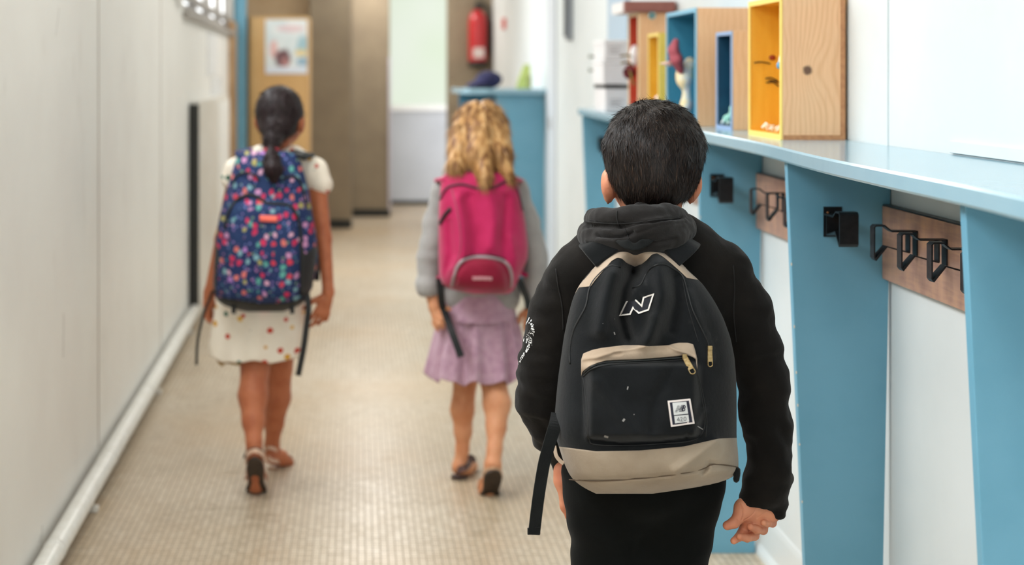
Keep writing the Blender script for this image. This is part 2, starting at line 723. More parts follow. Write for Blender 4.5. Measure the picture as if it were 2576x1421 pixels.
def pine(name, knots, c0='#efbf92', c1='#c98a56', freq=170.0):
    """pine plank grain running upright; knots=[(y or x, z, size)] on the face that looks down the corridor"""
    b = MB_(name, 0.45, 0, 0.4)
    u = b.x + b.noise(5, 2) * 0.035
    u = u + b.noise(1.0, 2, b.vec(b.x * 14, b.y * 14, b.z * 5)) * 0.03
    spot = None
    for kx, kz, ks in knots:
        dx = b.x - kx
        dz = (b.z - kz) * 0.55
        r2 = (dx * dx + dz * dz) / (ks * ks)
        fall = 1.0 / (1.0 + r2 * 0.35)
        u = u + fall * fall * (dx * 1.1 + ks * 0.9)
        dzz = (b.z - kz)
        r = ((dx * dx + dzz * dzz).sqrt() + (b.noise(120, 2) - 0.5) * 0.006) / (ks * 0.42)
        q = 1.0 - r.step(0.55, 1.25)
        spot = q if spot is None else spot.max(q)
    ring = (u * freq * 6.283).sin() * 0.5 + 0.5
    ring = ring.pow(2.2)
    fine = b.noise(1.0, 3, b.vec(b.x * 600, b.y * 600, b.z * 14))
    c = b.mix(ring * 0.28, c0, c1)
    c = b.mix(fine.step(0.4, 0.75) * 0.25, c, '#b9855a')
    c = b.mix(b.noise(9, 2).step(0.4, 0.7) * 0.35, c, '#ecc59b')
    if spot is not None:
        c = b.mix(spot * 0.9, c, '#4a2c20')
    b.base(c)
    b.bump(ring * 0.5 + fine * 0.5, 0.08, 0.0005)
    return b.m


# ================================================================== room shell
Y0, Y1 = -3.0, 14.6
o = B().box(-1.3, 1.5, Y0, Y1, -0.06, 0.0).obj('floor', m_floor)
struct(o)
o = B().box(-1.3, 1.5, Y0, Y1, 2.62, 2.7).obj('ceiling', m_ceil)
struct(o)

# left wall: full height below the windows, a strip above them, piers between
WIN = [(-2.4, -0.2), (0.0, 2.2), (2.4, 4.6), (4.8, 7.0), (7.35, 11.0)]
SILL = [1.74, 1.74, 1.74, 1.74, 1.64]


def lwall_box(bb, ya, yb, za, zb):
    pts = []
    for y, x in ((ya, xw_l(ya)), (yb, xw_l(yb)), (yb, xw_l(yb) - 0.12), (ya, xw_l(ya) - 0.12)):
        pts.append((x, y, za))
    bb.poly(pts, (0, 0, zb - za))


bb = B()
YE = 12.3
lwall_box(bb, Y0, WIN[4][0] - 0.17, 0, 1.74)
lwall_box(bb, WIN[4][0] - 0.17, YE, 0, 1.64)
lwall_box(bb, Y0, YE, 2.5, 2.62)
prev = Y0
for (a, b_), s_ in zip(WIN, SILL):
    lwall_box(bb, prev, a, s_, 2.5)
    prev = b_
lwall_box(bb, prev, YE, 1.64, 2.5)
struct(bb.obj('wall_left', m_wall_l))
# wall panel joints, thin strips sunk almost flush
bb = B()
for yj in (4.67, 6.37, 2.9, 1.1):
    x = xw_l(yj)
    bb.box(x - 0.01, x + 0.0012, yj - 0.006, yj + 0.006, 0.09, 1.74)
struct(bb.obj('trim_1', m_groove))
m_frame = M('window_frame_grey', '#9a948d', 0.5)
m_pane = emit('bright_pane', '#f4f8fb', 1.6)
for k, ((a, b_), s_) in enumerate(zip(WIN, SILL)):
    fr = B()
    for ya in np.linspace(a, b_, 3 if k < 4 else 5):
        x = xw_l(ya)
        fr.box(x - 0.10, x - 0.02, ya - 0.03, ya + 0.03, s_, 2.5)
    for za, zb in ((s_, s_ + 0.05), (2.45, 2.5), (s_ + 0.09, s_ + 0.12) if k == 4 else (2.1, 2.13)):
        pts = [(xw_l(a) - 0.10, a, za), (xw_l(a) - 0.02, a, za), (xw_l(b_) - 0.02, b_, za), (xw_l(b_) - 0.10, b_, za)]
        fr.poly(pts, (0, 0, zb - za))
    w = struct(fr.obj('window_%d' % (k + 1), m_frame))
    pn = B()
    pn.poly([(xw_l(a) - 0.075, a, s_), (xw_l(a) - 0.069, a, s_), (xw_l(b_) - 0.069, b_, s_), (xw_l(b_) - 0.075, b_, s_)], (0, 0, 2.5 - s_))
    pn.obj('pane', m_pane, w)
    sl = B()
    sl.poly([(xw_l(a) - 0.02, a - 0.05, s_ - 0.03), (xw_l(a) + 0.035, a - 0.05, s_ - 0.03), (xw_l(b_) + 0.035, b_ + 0.05, s_ - 0.03), (xw_l(b_) - 0.02, b_ + 0.05, s_ - 0.03)], (0, 0, 0.03))
    sl.obj('window_sill', m_frame if k == 4 else m_white_lac, w)

# right wall
pts = [(xw_r(Y0), Y0, 0), (xw_r(12.95), 12.95, 0), (xw_r(12.95) + 0.14, 12.95, 0), (xw_r(Y0) + 0.14, Y0, 0)]
struct(B().poly(pts, (0, 0, 2.62)).obj('wall_right', m_wall_r))
# rounded white skirting at the foot of the right wall
prof = [(0.0, 0.0), (-0.022, 0.0), (-0.020, 0.012), (-0.010, 0.03), (-0.006, 0.10), (-0.003, 0.115), (0.0, 0.12)]
rr = []
for y in (Y0, 6.35):
    rr.append([(xw_r(y) + px + 0.001, y, pz) for px, pz in prof])
struct(B().rings(rr).obj('baseboard_right', M('skirting_paint', '#dfe3e2', 0.35)))
# recessed panel line just above the shelf, near end of the right wall
bb = B()
bb.poly([(xw_r(1.2) - 0.006, 1.2, 1.168), (xw_r(2.62) - 0.006, 2.62, 1.168), (xw_r(2.62) + 0.01, 2.62, 1.168), (xw_r(1.2) + 0.01, 1.2, 1.168)], (0, 0, 0.022), 0.001)
struct(bb.obj('trim_2', m_wall_r))
bb = B()
bb.box(xw_r(2.95) - 0.004, xw_r(2.95) + 0.01, 2.945, 2.985, 1.165, 2.62)
struct(bb.obj('trim_3', m_wall_r))
# blue-grey upright strips and frames further along the right wall
m_greyblue = M('grey_blue_paint', '#a9bccb', 0.5)
for n, (ya, yb, za, zb) in enumerate(((5.95, 6.45, 1.3, 2.62), (8.35, 8.75, 0.0, 2.62))):
    bb = B().poly([(xw_r(ya) - 0.012, ya, za), (xw_r(yb) - 0.012, yb, za), (xw_r(yb) + 0.01, yb, za), (xw_r(ya) + 0.01, ya, za)], (0, 0, zb - za))
    struct(bb.obj('trim_%d' % (n + 4), m_greyblue if n == 0 else M('pale_grey_paint', '#cfd4da', 0.5)))

# end of the corridor: piers, partition, wall with the glazed door
struct(B().box(-0.42, -0.055, 12.2, 13.3, 0.0, 2.62, 0.01).obj('wall_left_pillar', m_pillar))
struct(B().box(-0.055, 0.295, 13.2, 14.6, 0.0, 2.62, 0.01).obj('wall_back_pillar', m_pillar))
struct(B().box(-1.25, -0.42, 12.3, 12.4, 0.0, 2.62).obj('wall_back_left', m_beige))
struct(B().box(0.815, 1.3, 12.95, 13.07, 0.0, 2.62).obj('wall_back_right', m_pillar))
struct(B().box(0.2, 1.3, 14.45, 14.6, 0.0, 2.62).obj('wall_back', m_pillar))
struct(B().box(-0.43, -0.05, 12.18, 12.2, 0.0, 0.075).box(-0.05, 0.30, 13.18, 13.2, 0.0, 0.07).box(0.295, 0.93, 14.42, 14.45, 0.0, 0.045).obj('baseboard_back', m_black))
# narrow metal edge beside the door
struct(B().box(0.285, 0.305, 13.15, 13.2, 0.07, 1.48).obj('trim_6', M('white_edge', '#c9c5d2', 0.4)))
dr = struct(B().box(0.31, 0.90, 14.40, 14.44, 0.045, 2.3).obj('door_1', M('pale_grey_door', '#bdc3cb', 0.45, (3, '#b6bcc4'))))
B().box(0.325, 0.90, 14.385, 14.40, 1.0, 2.28).obj('pane', emit('green_lit_glass', '#e6eee0', 0.74, '#d9e9cd', 1.2), dr)
B().box(0.31, 0.90, 14.36, 14.40, 0.955, 1.01, 0.004).obj('rail', M('white_rail', '#eef1f1', 0.4), dr)

dr.children[0].data.materials[0].node_tree.nodes['Principled BSDF'].inputs['Base Color'].default_value = lin('#4a4f4a')
# unseen ceiling lamps added for light (above the picture and behind the camera)
for yy, lb in ((-1.8, 'unseen white box lamp added behind the camera'), (0.4, 'unseen white box ceiling lamp nearest the camera, above the coat shelf start'), (3.4, 'unseen white box ceiling lamp above the nearest child'), (6.4, 'unseen white box ceiling lamp above the far end of the coat shelf'), (9.4, 'unseen white box ceiling lamp above the far blue cabinet'), (12.4, 'unseen white box ceiling lamp nearest the end door')):
    e = empty('unseen_ceiling_lamp', (0.12, yy, 2.62), lb, 'lamp', 'unseen ceiling lamps along the corridor')
    B().box(-0.08, 0.32, yy - 0.66, yy + 0.66, 2.58, 2.62, 0.004).obj('housing', m_white_lac, e)
    B().box(-0.05, 0.29, yy - 0.62, yy + 0.62, 2.565, 2.58).obj('diffuser', m_glow, e)

# ================================================================== left side things
PX = lambda y: -0.726 - 0.0184 * y
e = empty('heating_pipe', (PX(2.5), 2.5, 0.03), 'thick white painted heating pipe running along the foot of the left wall', 'pipe')
bb = B()
ys = np.linspace(-2.9, 7.55, 30)
bb.tube([(PX(y), y, 0.066 + 0.001 * math.sin(y * 3)) for y in ys], 0.0295, 20)
bb.obj('pipe_run', m_pipe, e, True)
for y in (0.2, 2.1, 3.72, 4.62, 5.6, 6.6):
    B().tube([(PX(y - 0.01), y - 0.012, 0.066), (PX(y), y + 0.012, 0.066)], 0.0312, 20).obj('clip', m_pipe, e, True)
for y in (0.9, 4.27, 5.85, 7.2):
    bb = B().box(PX(y) - 0.008, PX(y) + 0.012, y - 0.008, y + 0.008, 0.0, 0.05, 0.002)
    bb.box(PX(y) + 0.006, PX(y) + 0.026, y - 0.012, y + 0.012, 0.0, 0.02, 0.004)
    bb.obj('foot_bracket', m_pipe, e)

# low white cupboard against the left wall with a black end
xc = lambda y: xw_l(y) + 0.052
e = empty('low_cupboard', (xw_l(8.4), 8.4, 0), 'low white cupboard with a black end panel against the left wall', 'cupboard')
B().poly([(xc(7.66), 7.66, 0.02), (xc(9.9), 9.9, 0.02), (xw_l(9.9) + 0.002, 9.9, 0.02), (xw_l(7.66) + 0.002, 7.66, 0.02)], (0, 0, 1.15)).obj('body', m_white_lac, e)
B().box(xw_l(7.6) + 0.003, xc(7.6), 7.62, 7.66, 0.02, 1.155).obj('end_panel', m_black, e)['label'] = 'black end panel'
B().poly([(xc(9.0) + 0.006, 9.0, 0.1), (xc(9.85) + 0.006, 9.85, 0.1), (xc(9.85), 9.85, 0.1), (xc(9.0), 9.0, 0.1)], (0, 0, 1.04)).obj('door', M('bright_white_door', '#eeeeea', 0.4), e)
# pinned papers over it
m_paper = M('paper', '#dcdbd8', 0.7, (30, '#cccbc9'))
for (ya, yb, za, zb, lb) in ((8.75, 9.45, 1.31, 1.58, 'upper faint grey notice sheet pinned to the left wall above the low cupboard'),
                             (9.0, 9.9, 1.185, 1.30, 'lower faint grey notice sheet on the left wall just above the low cupboard')):
    bb = B().poly([(xw_l(ya) + 0.004, ya, za), (xw_l(yb) + 0.004, yb, za), (xw_l(yb) + 0.001, yb, za), (xw_l(ya) + 0.001, ya, za)], (0, 0, zb - za))
    tag(bb.obj('notice_sheet', m_paper), lb, 'paper', 'notice sheets on the left wall')
# wooden strip and blue post at the end of the left wall
m_woodstrip = M('brown_wood', '#a5825c', 0.6, (9, '#b89670'))
struct(B().poly([(xw_l(10.55) + 0.03, 10.55, 0), (xw_l(11.05) + 0.03, 11.05, 0), (xw_l(11.05), 11.05, 0), (xw_l(10.55), 10.55, 0)], (0, 0, 1.72)).obj('trim_7', m_woodstrip))
struct(B().box(-0.965, -0.875, 11.1, 11.2, 0, 2.62, 0.004).obj('trim_8', m_blue))

# tall ochre cupboard with a poster
e = empty('tall_cupboard', (-0.62, 11.3, 0), 'tall ochre wooden cupboard with a poster, beside the blue post', 'cupboard')
m_ochre = M('ochre_wood', '#cfa469', 0.5, (3, '#d6ad75'))
B().box(-0.86, -0.385, 11.22, 11.7, 0.0, 1.775, 0.005).obj('body', m_ochre, e)
B().box(-0.845, -0.40, 11.205, 11.22, 0.06, 1.75, 0.003).obj('door', m_ochre, e)
B().box(-0.872, -0.86, 11.2, 11.7, 0.0, 1.775).obj('edge_strip', m_black, e)['label'] = 'dark edge strip'
B().sphere((-0.43, 11.19, 1.0), 0.014, 12).obj('knob', m_steel, e, True)


def poster_mat():
    b = MB_('poster_print', 0.5)
    u = (b.x + 0.7275) / 0.33
    v = (b.z - 1.325) / 0.427
    c = b.mix(b.noise(9, 3).step(0.35, 0.7), '#d9e4e6', '#eef0ee')
    def blob(cx, cy, rx, ry, soft=0.25):
        d = (((u - cx) / rx) * ((u - cx) / rx) + ((v - cy) / ry) * ((v - cy) / ry)).sqrt() + (b.noise(20, 2) - 0.5) * 0.5
        return 1.0 - d.step(1 - soft, 1 + soft)
    c = b.mix(blob(0.6, 0.83, 0.32, 0.07) * 0.5, c, '#e3a9b0')
    c = b.mix(blob(0.2, 0.45, 0.1, 0.16) * 0.8, c, '#e8b0ab')
    c = b.mix(blob(0.9, 0.5, 0.16, 0.2) * 0.8, c, '#8fbcc9')
    c = b.mix(blob(0.85, 0.38, 0.15, 0.07) * 0.9, c, '#ecd59a')
    c = b.mix(blob(0.9, 0.22, 0.16, 0.08) * 0.8, c, '#7fa9c4')
    c = b.mix(blob(0.42, 0.28, 0.19, 0.17) * 0.95, c, '#6d3f45')
    c = b.mix(blob(0.47, 0.2, 0.08, 0.1) * 0.7, c, '#c98d8a')
    c = b.mix((v.lt(0.13)) * 0.9, c, '#dfe6f2')
    b.base(c)
    return b.m


tag(B().box(-0.7275, -0.3975, 11.196, 11.2035, 1.325, 1.752).obj('wall_poster', poster_mat()),
    'pale poster with a dark red figure on the ochre cupboard door', 'poster')

# fire extinguisher on the grey partition
ex, ey = 1.085, 12.86
e = empty('fire_extinguisher', (ex, ey, 1.44), 'red fire extinguisher with black valve hung on the grey partition wall', 'fire extinguisher')
m_red = M('extinguisher_red', '#b5272c', 0.3)
B().lathe((ex, ey, 1.40), [(0.06, 0.0), (0.082, 0.012), (0.084, 0.05), (0.084, 0.40), (0.074, 0.455), (0.045, 0.49), (0.025, 0.505)], 28).obj('cylinder_body', m_red, e, True)
B().lathe((ex, ey, 1.385), [(0.074, 0.0), (0.088, 0.004), (0.088, 0.05), (0.083, 0.055)], 28).obj('base_ring', m_black, e, True)
B().lathe((ex, ey, 1.90), [(0.026, 0.0), (0.026, 0.05), (0.018, 0.07)], 14).box(ex - 0.02, ex + 0.07, ey - 0.015, ey + 0.015, 1.955, 1.97).box(ex - 0.01, ex + 0.075, ey - 0.012, ey + 0.012, 1.99, 2.0).obj('valve', m_black, e, False)
B().tube(smooth_path([(ex + 0.02, ey, 1.93), (ex + 0.085, ey - 0.01, 1.93), (ex + 0.105, ey - 0.02, 1.8), (ex + 0.1, ey - 0.02, 1.6), (ex + 0.095, ey - 0.03, 1.52)], 6), 0.014, 10).obj('hose', m_black, e, True)
B().box(ex - 0.05, ex + 0.05, ey - 0.086, ey - 0.083, 1.47, 1.56).obj('label_plate', M('pale_label', '#d8c8c4', 0.6), e)['label'] = 'pale instruction label'
B().box(ex - 0.02, ex + 0.02, ey + 0.06, 12.95, 1.6, 1.8).obj('bracket', m_steel, e)
# red call point
x = xw_r(12.0)
tag(B().box(x - 0.028, x, 11.6, 11.72, 1.69, 1.78, 0.006).obj('fire_call_point', M('call_point_red', '#d8453c', 0.4)),
    'small red square fire call point on the far white right wall', 'alarm')
# grey telephone-like box on the right wall
x = xw_r(7.7)
e = empty('wall_intercom', (x, 7.7, 1.6), 'slim dark grey intercom fixed high on the white right wall', 'intercom')
B().box(x - 0.03, x, 7.66, 7.76, 1.50, 1.78, 0.008).obj('casing', M('grey_plastic', '#8c9096', 0.5), e)
B().box(x - 0.045, x - 0.03, 7.67, 7.71, 1.52, 1.74, 0.006).obj('handset', M('dark_plastic', '#55585d', 0.5), e)
x = xw_r(8.5)
tag(B().box(x - 0.02, x - 0.011, 8.52, 8.6, 0.99, 1.06, 0.003).obj('light_switch', M('switch_grey', '#b3b6b8', 0.5)),
    'small grey light switch on the pale upright strip of the right wall', 'switch')
for yy, zz, lb in ((6.75, 1.40, 'upper small dark peg on the white wall left of the stacked boxes'), (6.75, 1.335, 'lower small dark peg on the white wall left of the stacked boxes')):
    x = xw_r(yy)
    tag(B().lathe((x, yy, zz), [(0.012, 0.0), (0.012, -0.01), (0.005, -0.012), (0.005, -0.04), (0.009, -0.045), (0.008, -0.052)], 10, 'x').obj('wall_peg', M('olive_metal', '#77796a', 0.5), None, True), lb, 'peg', 'pegs on the right wall')

# dark school bag leaning near the end door
e = empty('school_bag', (0.79, 13.6, 0), 'black bag standing on the floor near the end door', 'bag')
bg = Body(0.05)
bg.cap((0.84, 13.6, 0.08), (0.86, 13.6, 0.27), 0.085, 0.065, sq=(0.8, 1, 1)).cap((0.74, 13.58, 0.07), (0.80, 13.6, 0.25), 0.06, 0.05)
body_obj('bag_body', bg, 0.012, m_black, e)
B().tube(smooth_path([(0.82, 13.56, 0.36), (0.84, 13.54, 0.41), (0.88, 13.54, 0.41), (0.9, 13.56, 0.34)], 5), 0.008, 8).obj('handle', m_black, e, True)

# second blue unit at the far end, with things on it
e = empty('blue_cabinet', (0.92, 9.2, 0), 'far blue cabinet with a projecting pale top against the right wall', 'cabinet')
B().poly([(0.88, 8.86, 0), (0.86, 8.86, 1.195), (1.165, 8.86, 1.195), (1.165, 8.86, 0)], (0, 0.03, 0)).obj('support_panel', m_blue, e)
B().poly([(0.70, 9.55, 0), (0.68, 9.55, 1.195), (1.17, 9.55, 1.195), (1.17, 9.55, 0)], (0, 0.03, 0)).obj('support_panel', m_deep, e)  # far panel in a darker blue than the near one
top = [(xw_r(8.8) - 0.002, 8.8), (0.80, 8.8), (0.70, 8.86), (0.655, 8.95), (0.65, 9.1), (0.64, 9.7), (xw_r(9.7) - 0.002, 9.7)]
B().poly([(x, y, 1.195) for x, y in top], (0, 0, 0.032), 0.003).obj('shelf_top', m_blue_edge, e)
# cap on it
e = empty('knit_hat', (0.79, 9.0, 1.227), 'dark navy hat lying on the far blue cabinet', 'hat')
hb = Body(0.02)
hb.ell((0.83, 9.0, 1.285), (0.085, 0.09, 0.055)).ell((0.79, 8.98, 1.256), (0.09, 0.08, 0.026)).ell((0.735, 8.97, 1.243), (0.06, 0.06, 0.013))
body_obj('crown', hb, 0.007, M('navy_felt', '#27264f', 0.9, (30, '#1f2040')), e)
B().tube(smooth_path([(0.685, 8.93, 1.238), (0.70, 8.88, 1.236), (0.76, 8.87, 1.236), (0.82, 8.9, 1.236)], 4), 0.008, 8).obj('brim', m_black, e, True)
# white tin and yellow-green figure
e = empty('paper_bag', (1.03, 8.98, 1.227), 'small yellow green paper bag standing on the far blue cabinet', 'bag')
bb = B().rings([[(1.0, 8.95, 1.228), (1.09, 8.95, 1.228), (1.09, 9.0, 1.228), (1.0, 9.0, 1.228)],
                [(1.02, 8.955, 1.30), (1.09, 8.955, 1.30), (1.09, 8.995, 1.30), (1.02, 8.995, 1.30)],
                [(1.05, 8.965, 1.38), (1.085, 8.965, 1.38), (1.085, 8.985, 1.38), (1.05, 8.985, 1.38)]])
bb.obj('bag_body', M('lime_paper', '#cfdb84', 0.6, (22, '#c0d070')), e)
B().box(1.065, 1.092, 8.945, 8.955, 1.228, 1.31).obj('side_fold', M('olive_paper', '#a9b06a', 0.6), e)

# ================================================================== the long blue coat shelf on the right
SY = [(6.33, .98), (5.6, .955), (4.9, .93), (4.3, .915), (3.71, .897), (3.14, .876), (2.70, .838), (2.48, .822), (2.217, .812), (1.90, .804), (1.679, .79), (1.3, .765), (0.8, .76), (0.2, .77)]
SZ = 1.165
e = empty('coat_shelf', (1.08, 3.5, 0), 'long wavy blue coat shelf on tapered panels along the right wall', 'shelf')
fr = smooth_path([(x, y) for y, x in SY], 6)
bb = B()
rr = []
for x, y in fr:
    xa = xw_r(y) - 0.002
    t = 0.0285
    rr.append([(x + 0.003, y, SZ), (x, y, SZ - 0.004), (x, y, SZ - t + 0.004), (x + 0.003, y, SZ - t), (xa, y, SZ - t), (xa, y, SZ)])
bb.rings(rr)
bb.obj('shelf_top', m_blue_edge, e)
hook_prof = [(0, -.011), (.058, -.011), (.066, -.006), (.074, 0), (.094, 0), (.098, -.003), (.098, -.062), (.096, -.066), (.070, -.040), (.050, -.045), (.018, -.052)]


def strap_hook(org, out, wdir, width, mat, parent, name='hook', top=0.004):
    """bent flat-bar hook: profile in the plane of out and Z, width along wdir"""
    o_, u_ = Vector(org), Vector(out)
    path = [o_ + u_ * a + Vector((0, 0, b_)) for a, b_ in hook_prof]
    bb = B().tube(path, 0, flat=(width, 0.0026, wdir))
    bb.tube([o_ + u_ * 0.0016 + Vector((0, 0, top)), o_ + u_ * 0.0016 + Vector((0, 0, -0.058))], 0, flat=(width, 0.0026, wdir))
    bb.tube([o_ + u_ * 0.018 + Vector((0, 0, -0.013)), o_ + u_ * 0.018 + Vector((0, 0, -0.052))], 0, flat=(width * 0.98, 0.0024, wdir))
    return bb.obj(name, mat, parent)


SUP = [(0.99, .80, .85, 1.06), (1.96, .837, .893, 1.0), (2.93, .884, .935, .978), (3.9, .935, .956, .985), (5.07, .96, .99, 1.03), (6.25, .987, 1.035, 1.075)]
m_chip = M('chipped_edge', '#d9c9b4', 0.7)
for Y, xt, xb, hx in SUP:
    wr = xw_r(Y) - 0.001
    bb = B().poly([(xt, Y, SZ - 0.0285), (wr, Y, SZ - 0.0285), (wr - 0.022, Y, 0.0), (xb, Y, 0.0)], (0, 0.019, 0), 0.0012)
    sp = bb.obj('support_panel', m_blue, e)
    if Y > 1.2:
        hk = strap_hook((hx, Y, 1.036), (0, -1, 0), (1, 0, 0), 0.038, m_steel_b, sp)
        hk['label'] = 'black flat-bar hook on the panel'
        B().lathe((hx - 0.011, Y - 0.0046, 1.0285), [(0.0022, 0), (0.0022, -0.001), (0.001, -0.0018)], 8, 'y').lathe((hx + 0.011, Y - 0.0046, 1.0285), [(0.0022, 0), (0.0022, -0.001), (0.001, -0.0018)], 8, 'y').obj('screw', m_screw, sp)
    if Y in (2.93, 3.9):
        for k in range(9):
            cb = B()
            z = 0.12 + 0.1 * k + 0.03 * math.sin(k * 5.1)
            x = xb + (xt - xb) * z / 1.137
            cb.sphere((x + 0.0005, Y + 0.001, z), 0.0022, 8, (0.8, 0.6, 1.0 + 0.8 * abs(math.sin(k * 3))))
            cb.obj('paint_chip', m_chip, sp, True)

# wall-mounted boards with hooks, one per bay
bays = [(0.99, 1.96, (1.5, 1.64, 1.78), 'board with dark flat hooks on the right wall, bay nearest the camera'),
        (1.96, 2.93, (2.18, 2.32, 2.462, 2.603, 2.745), 'brown coat rack board with dark bent hooks in the bay beside the near white wall'),
        (2.93, 3.9, (3.19, 3.335, 3.485, 3.635), 'brown coat rack board seen between the nearest child and the sharp blue panel'),
        (3.9, 5.07, (4.2, 4.4, 4.6, 4.8), 'brown coat rack board two bays beyond the sharp near panel, behind the nearest child')]
for ya, yb, hs, lb in bays[1:]:
    ya_, yb_ = ya + 0.021, yb - 0.002
    e2 = empty('coat_rack', (xw_r(ya), (ya + yb) / 2, 0.95), lb, 'coat rack', 'coat rack boards under the blue shelf')
    p4 = [(xw_r(ya_) - 0.020, ya_), (xw_r(yb_) - 0.020, yb_), (xw_r(yb_) - 0.0015, yb_), (xw_r(ya_) - 0.0015, ya_)]
    B().poly([(x, y, 0.892) for x, y in p4], (0, 0, 0.15), 0.001).obj('board', m_board, e2)
    B().poly([(x + (0.001 if i in (0, 1) else -0.001), y, 1.0425) for i, (x, y) in enumerate(p4)], (0, 0, 0.0025)).obj('top_rail', m_steel, e2)
    for hy in hs:
        strap_hook((xw_r(hy) - 0.0205, hy, 1.021), (-0.85, 0, 0), (0, 1, 0), 0.021, m_steel, e2, top=-0.010)

# ---------------------------------------------------------------- display boxes on the shelf


def display_box(label, x0, x1, y0, y1, h, m_in, m_out, m_edge, wall=0.009, deg=0.0, z0=SZ, back_in=None, endgrain=None):
    e = empty('display_box', ((x0 + x1) / 2, (y0 + y1) / 2, z0), label, 'box', 'open wooden display boxes on the coat shelf')
    z1 = z0 + h
    c = (x0, y0, z0)
    rot = Matrix.Rotation(R(deg), 3, 'Z')
    def put(bb):
        for v in bb.bm.verts:
            v.co = rot @ (v.co - Vector(c)) + Vector(c)
        return bb
    put(B().box(x0 + 0.004, x1, y0, y0 + wall, z0, z1, 0.001)).obj('side_panel', m_out, e)
    put(B().box(x0 + 0.004, x1, y1 - wall, y1, z0, z1, 0.001)).obj('side_panel', m_in, e)
    put(B().box(x0 + 0.004, x1, y0 + wall, y1 - wall, z1 - wall, z1)).obj('top_panel', m_in, e)
    put(B().box(x0 + 0.004, x1, y0 + wall, y1 - wall, z0, z0 + wall)).obj('bottom_panel', m_in, e)
    put(B().box(x1 - wall, x1, y0 + wall, y1 - wall, z0 + wall, z1 - wall)).obj('back_panel', back_in or m_in, e)
    # painted inner faces and front edge
    put(B().box(x0 + 0.005, x1 - wall, y0 + wall, y0 + wall + 0.0015, z0 + wall, z1 - wall)).obj('lining', m_in, e)
    f = B()
    f.box(x0, x0 + 0.004, y0, y0 + wall + 0.001, z0, z1, 0.0008).box(x0, x0 + 0.004, y1 - wall - 0.001, y1, z0, z1, 0.0008)
    f.box(x0, x0 + 0.004, y0 + wall, y1 - wall, z1 - wall - 0.001, z1).box(x0, x0 + 0.004, y0 + wall, y1 - wall, z0, z0 + wall + 0.001)
    put(f).obj('front_edge', m_edge, e)
    if x1 > 1.0 and endgrain:
        put(B().box(x1 - wall, x1, y0 - 0.0006, y0, z0 + wall, z1).box(x0 + 0.006, x1, y0 - 0.0006, y0, z0, z0 + wall)).obj('end_grain', endgrain, e)
    return e


def orange_mat():
    b = MB_('orange_stain', 0.4)
    # far inner side looks down the corridor: knots and drawn whisker lines
    c = b.mix(b.noise(1.0, 4, b.vec(b.x * 60, b.y * 60, b.z * 6)).step(0.35, 0.7), '#f3bc42', '#ecb035')
    b.base(b.mix(b.noise(40, 2).step(0.72, 0.78) * 0.3, c, '#a3541c'))
    return b.m


m_orange = orange_mat()
m_yel_edge = M('yellow_edge', '#f3d670', 0.45)
m_yel = M('yellow_paint', '#e9b83c', 0.5, (20, '#e3ae30'))
m_lemon = M('lemon_side', '#e8cc62', 0.5, (20, '#e2c456'))
m_navy = M('petrol_blue_paint', '#0d4a68', 0.5, (30, '#0b4360'))
m_teal = M('teal_paint', '#3d8aa6', 0.5, (20, '#37839f'))
m_teal_e = M('teal_edge', '#7fb6cf', 0.5)
m_redin = M('red_paint', '#cf5134', 0.5, (20, '#c64a30'))
m_pineA = pine('pine_with_knot', [(1.012, 1.322, 0.027)], freq=80.0)
m_pineB = pine('pine_plain', [], '#efbf92', '#d39a66', 60.0)
m_shell = M('shell_white', '#efe6d2', 0.6, (60, '#e7b98c'))

display_box('largest nearest box with a knotted pine end and orange inside', 0.952, 1.096, 3.2, 3.49, 0.325, m_orange, m_pineA, m_yel_edge, 0.011, -1.2, endgrain=M('end_grain_pine', '#c48c5e', 0.6, (90, '#b27a50')))
display_box('narrow petrol blue box with mint scraps, between the orange and the big teal box', 0.988, 1.095, 3.76, 3.925, 0.263, m_navy, m_pineB, M('lilac_edge', '#8fa7c9', 0.5), 0.009)
display_box('big teal box with a red feathered paper bird', 0.960, 1.110, 4.04, 4.43, 0.338, m_teal, m_pineB, m_teal_e, 0.011)
display_box('small yellow box standing behind the big teal box', 0.985, 1.08, 4.66, 4.83, 0.285, m_yel, m_lemon, m_yel_edge, 0.009)
display_box('red lined box farthest along the shelf with a brown tray on top', 0.99, 1.115, 5.02, 5.21, 0.367, m_redin, m_pineB, M('cream_edge', '#f0d9ae', 0.5), 0.010)

# features glued inside the orange box: dark knot disc and bristles on the far side
yb = 3.49 - 0.011 - 0.003
e = empty('whisker_ornament', (1.04, yb, 1.38), 'rust spot and dark bristles glued inside the orange box', 'decoration')
rt = M('rust_felt', '#9b3f1d', 0.8)
bk = M('bristle_brown', '#3b2a18', 0.7)
e2_ = e


def inface(px, py, dy=0.0):
    return W(px, py, yb + dy)


B().sphere(inface(1943, 145), 0.0085, 10, (1, 0.3, 0.8)).obj('spot', rt, e, True)
for p in ([(1897, 158), (1915, 156), (1938, 160)], [(1926, 198), (1940, 196), (1956, 203)], [(1927, 208), (1945, 207), (1959, 217)], [(1935, 203), (1948, 204), (1960, 208)]):
    B().tube(smooth_path([inface(*q) for q in p], 4), 0.0016, 6).obj('bristle', bk, e, True)
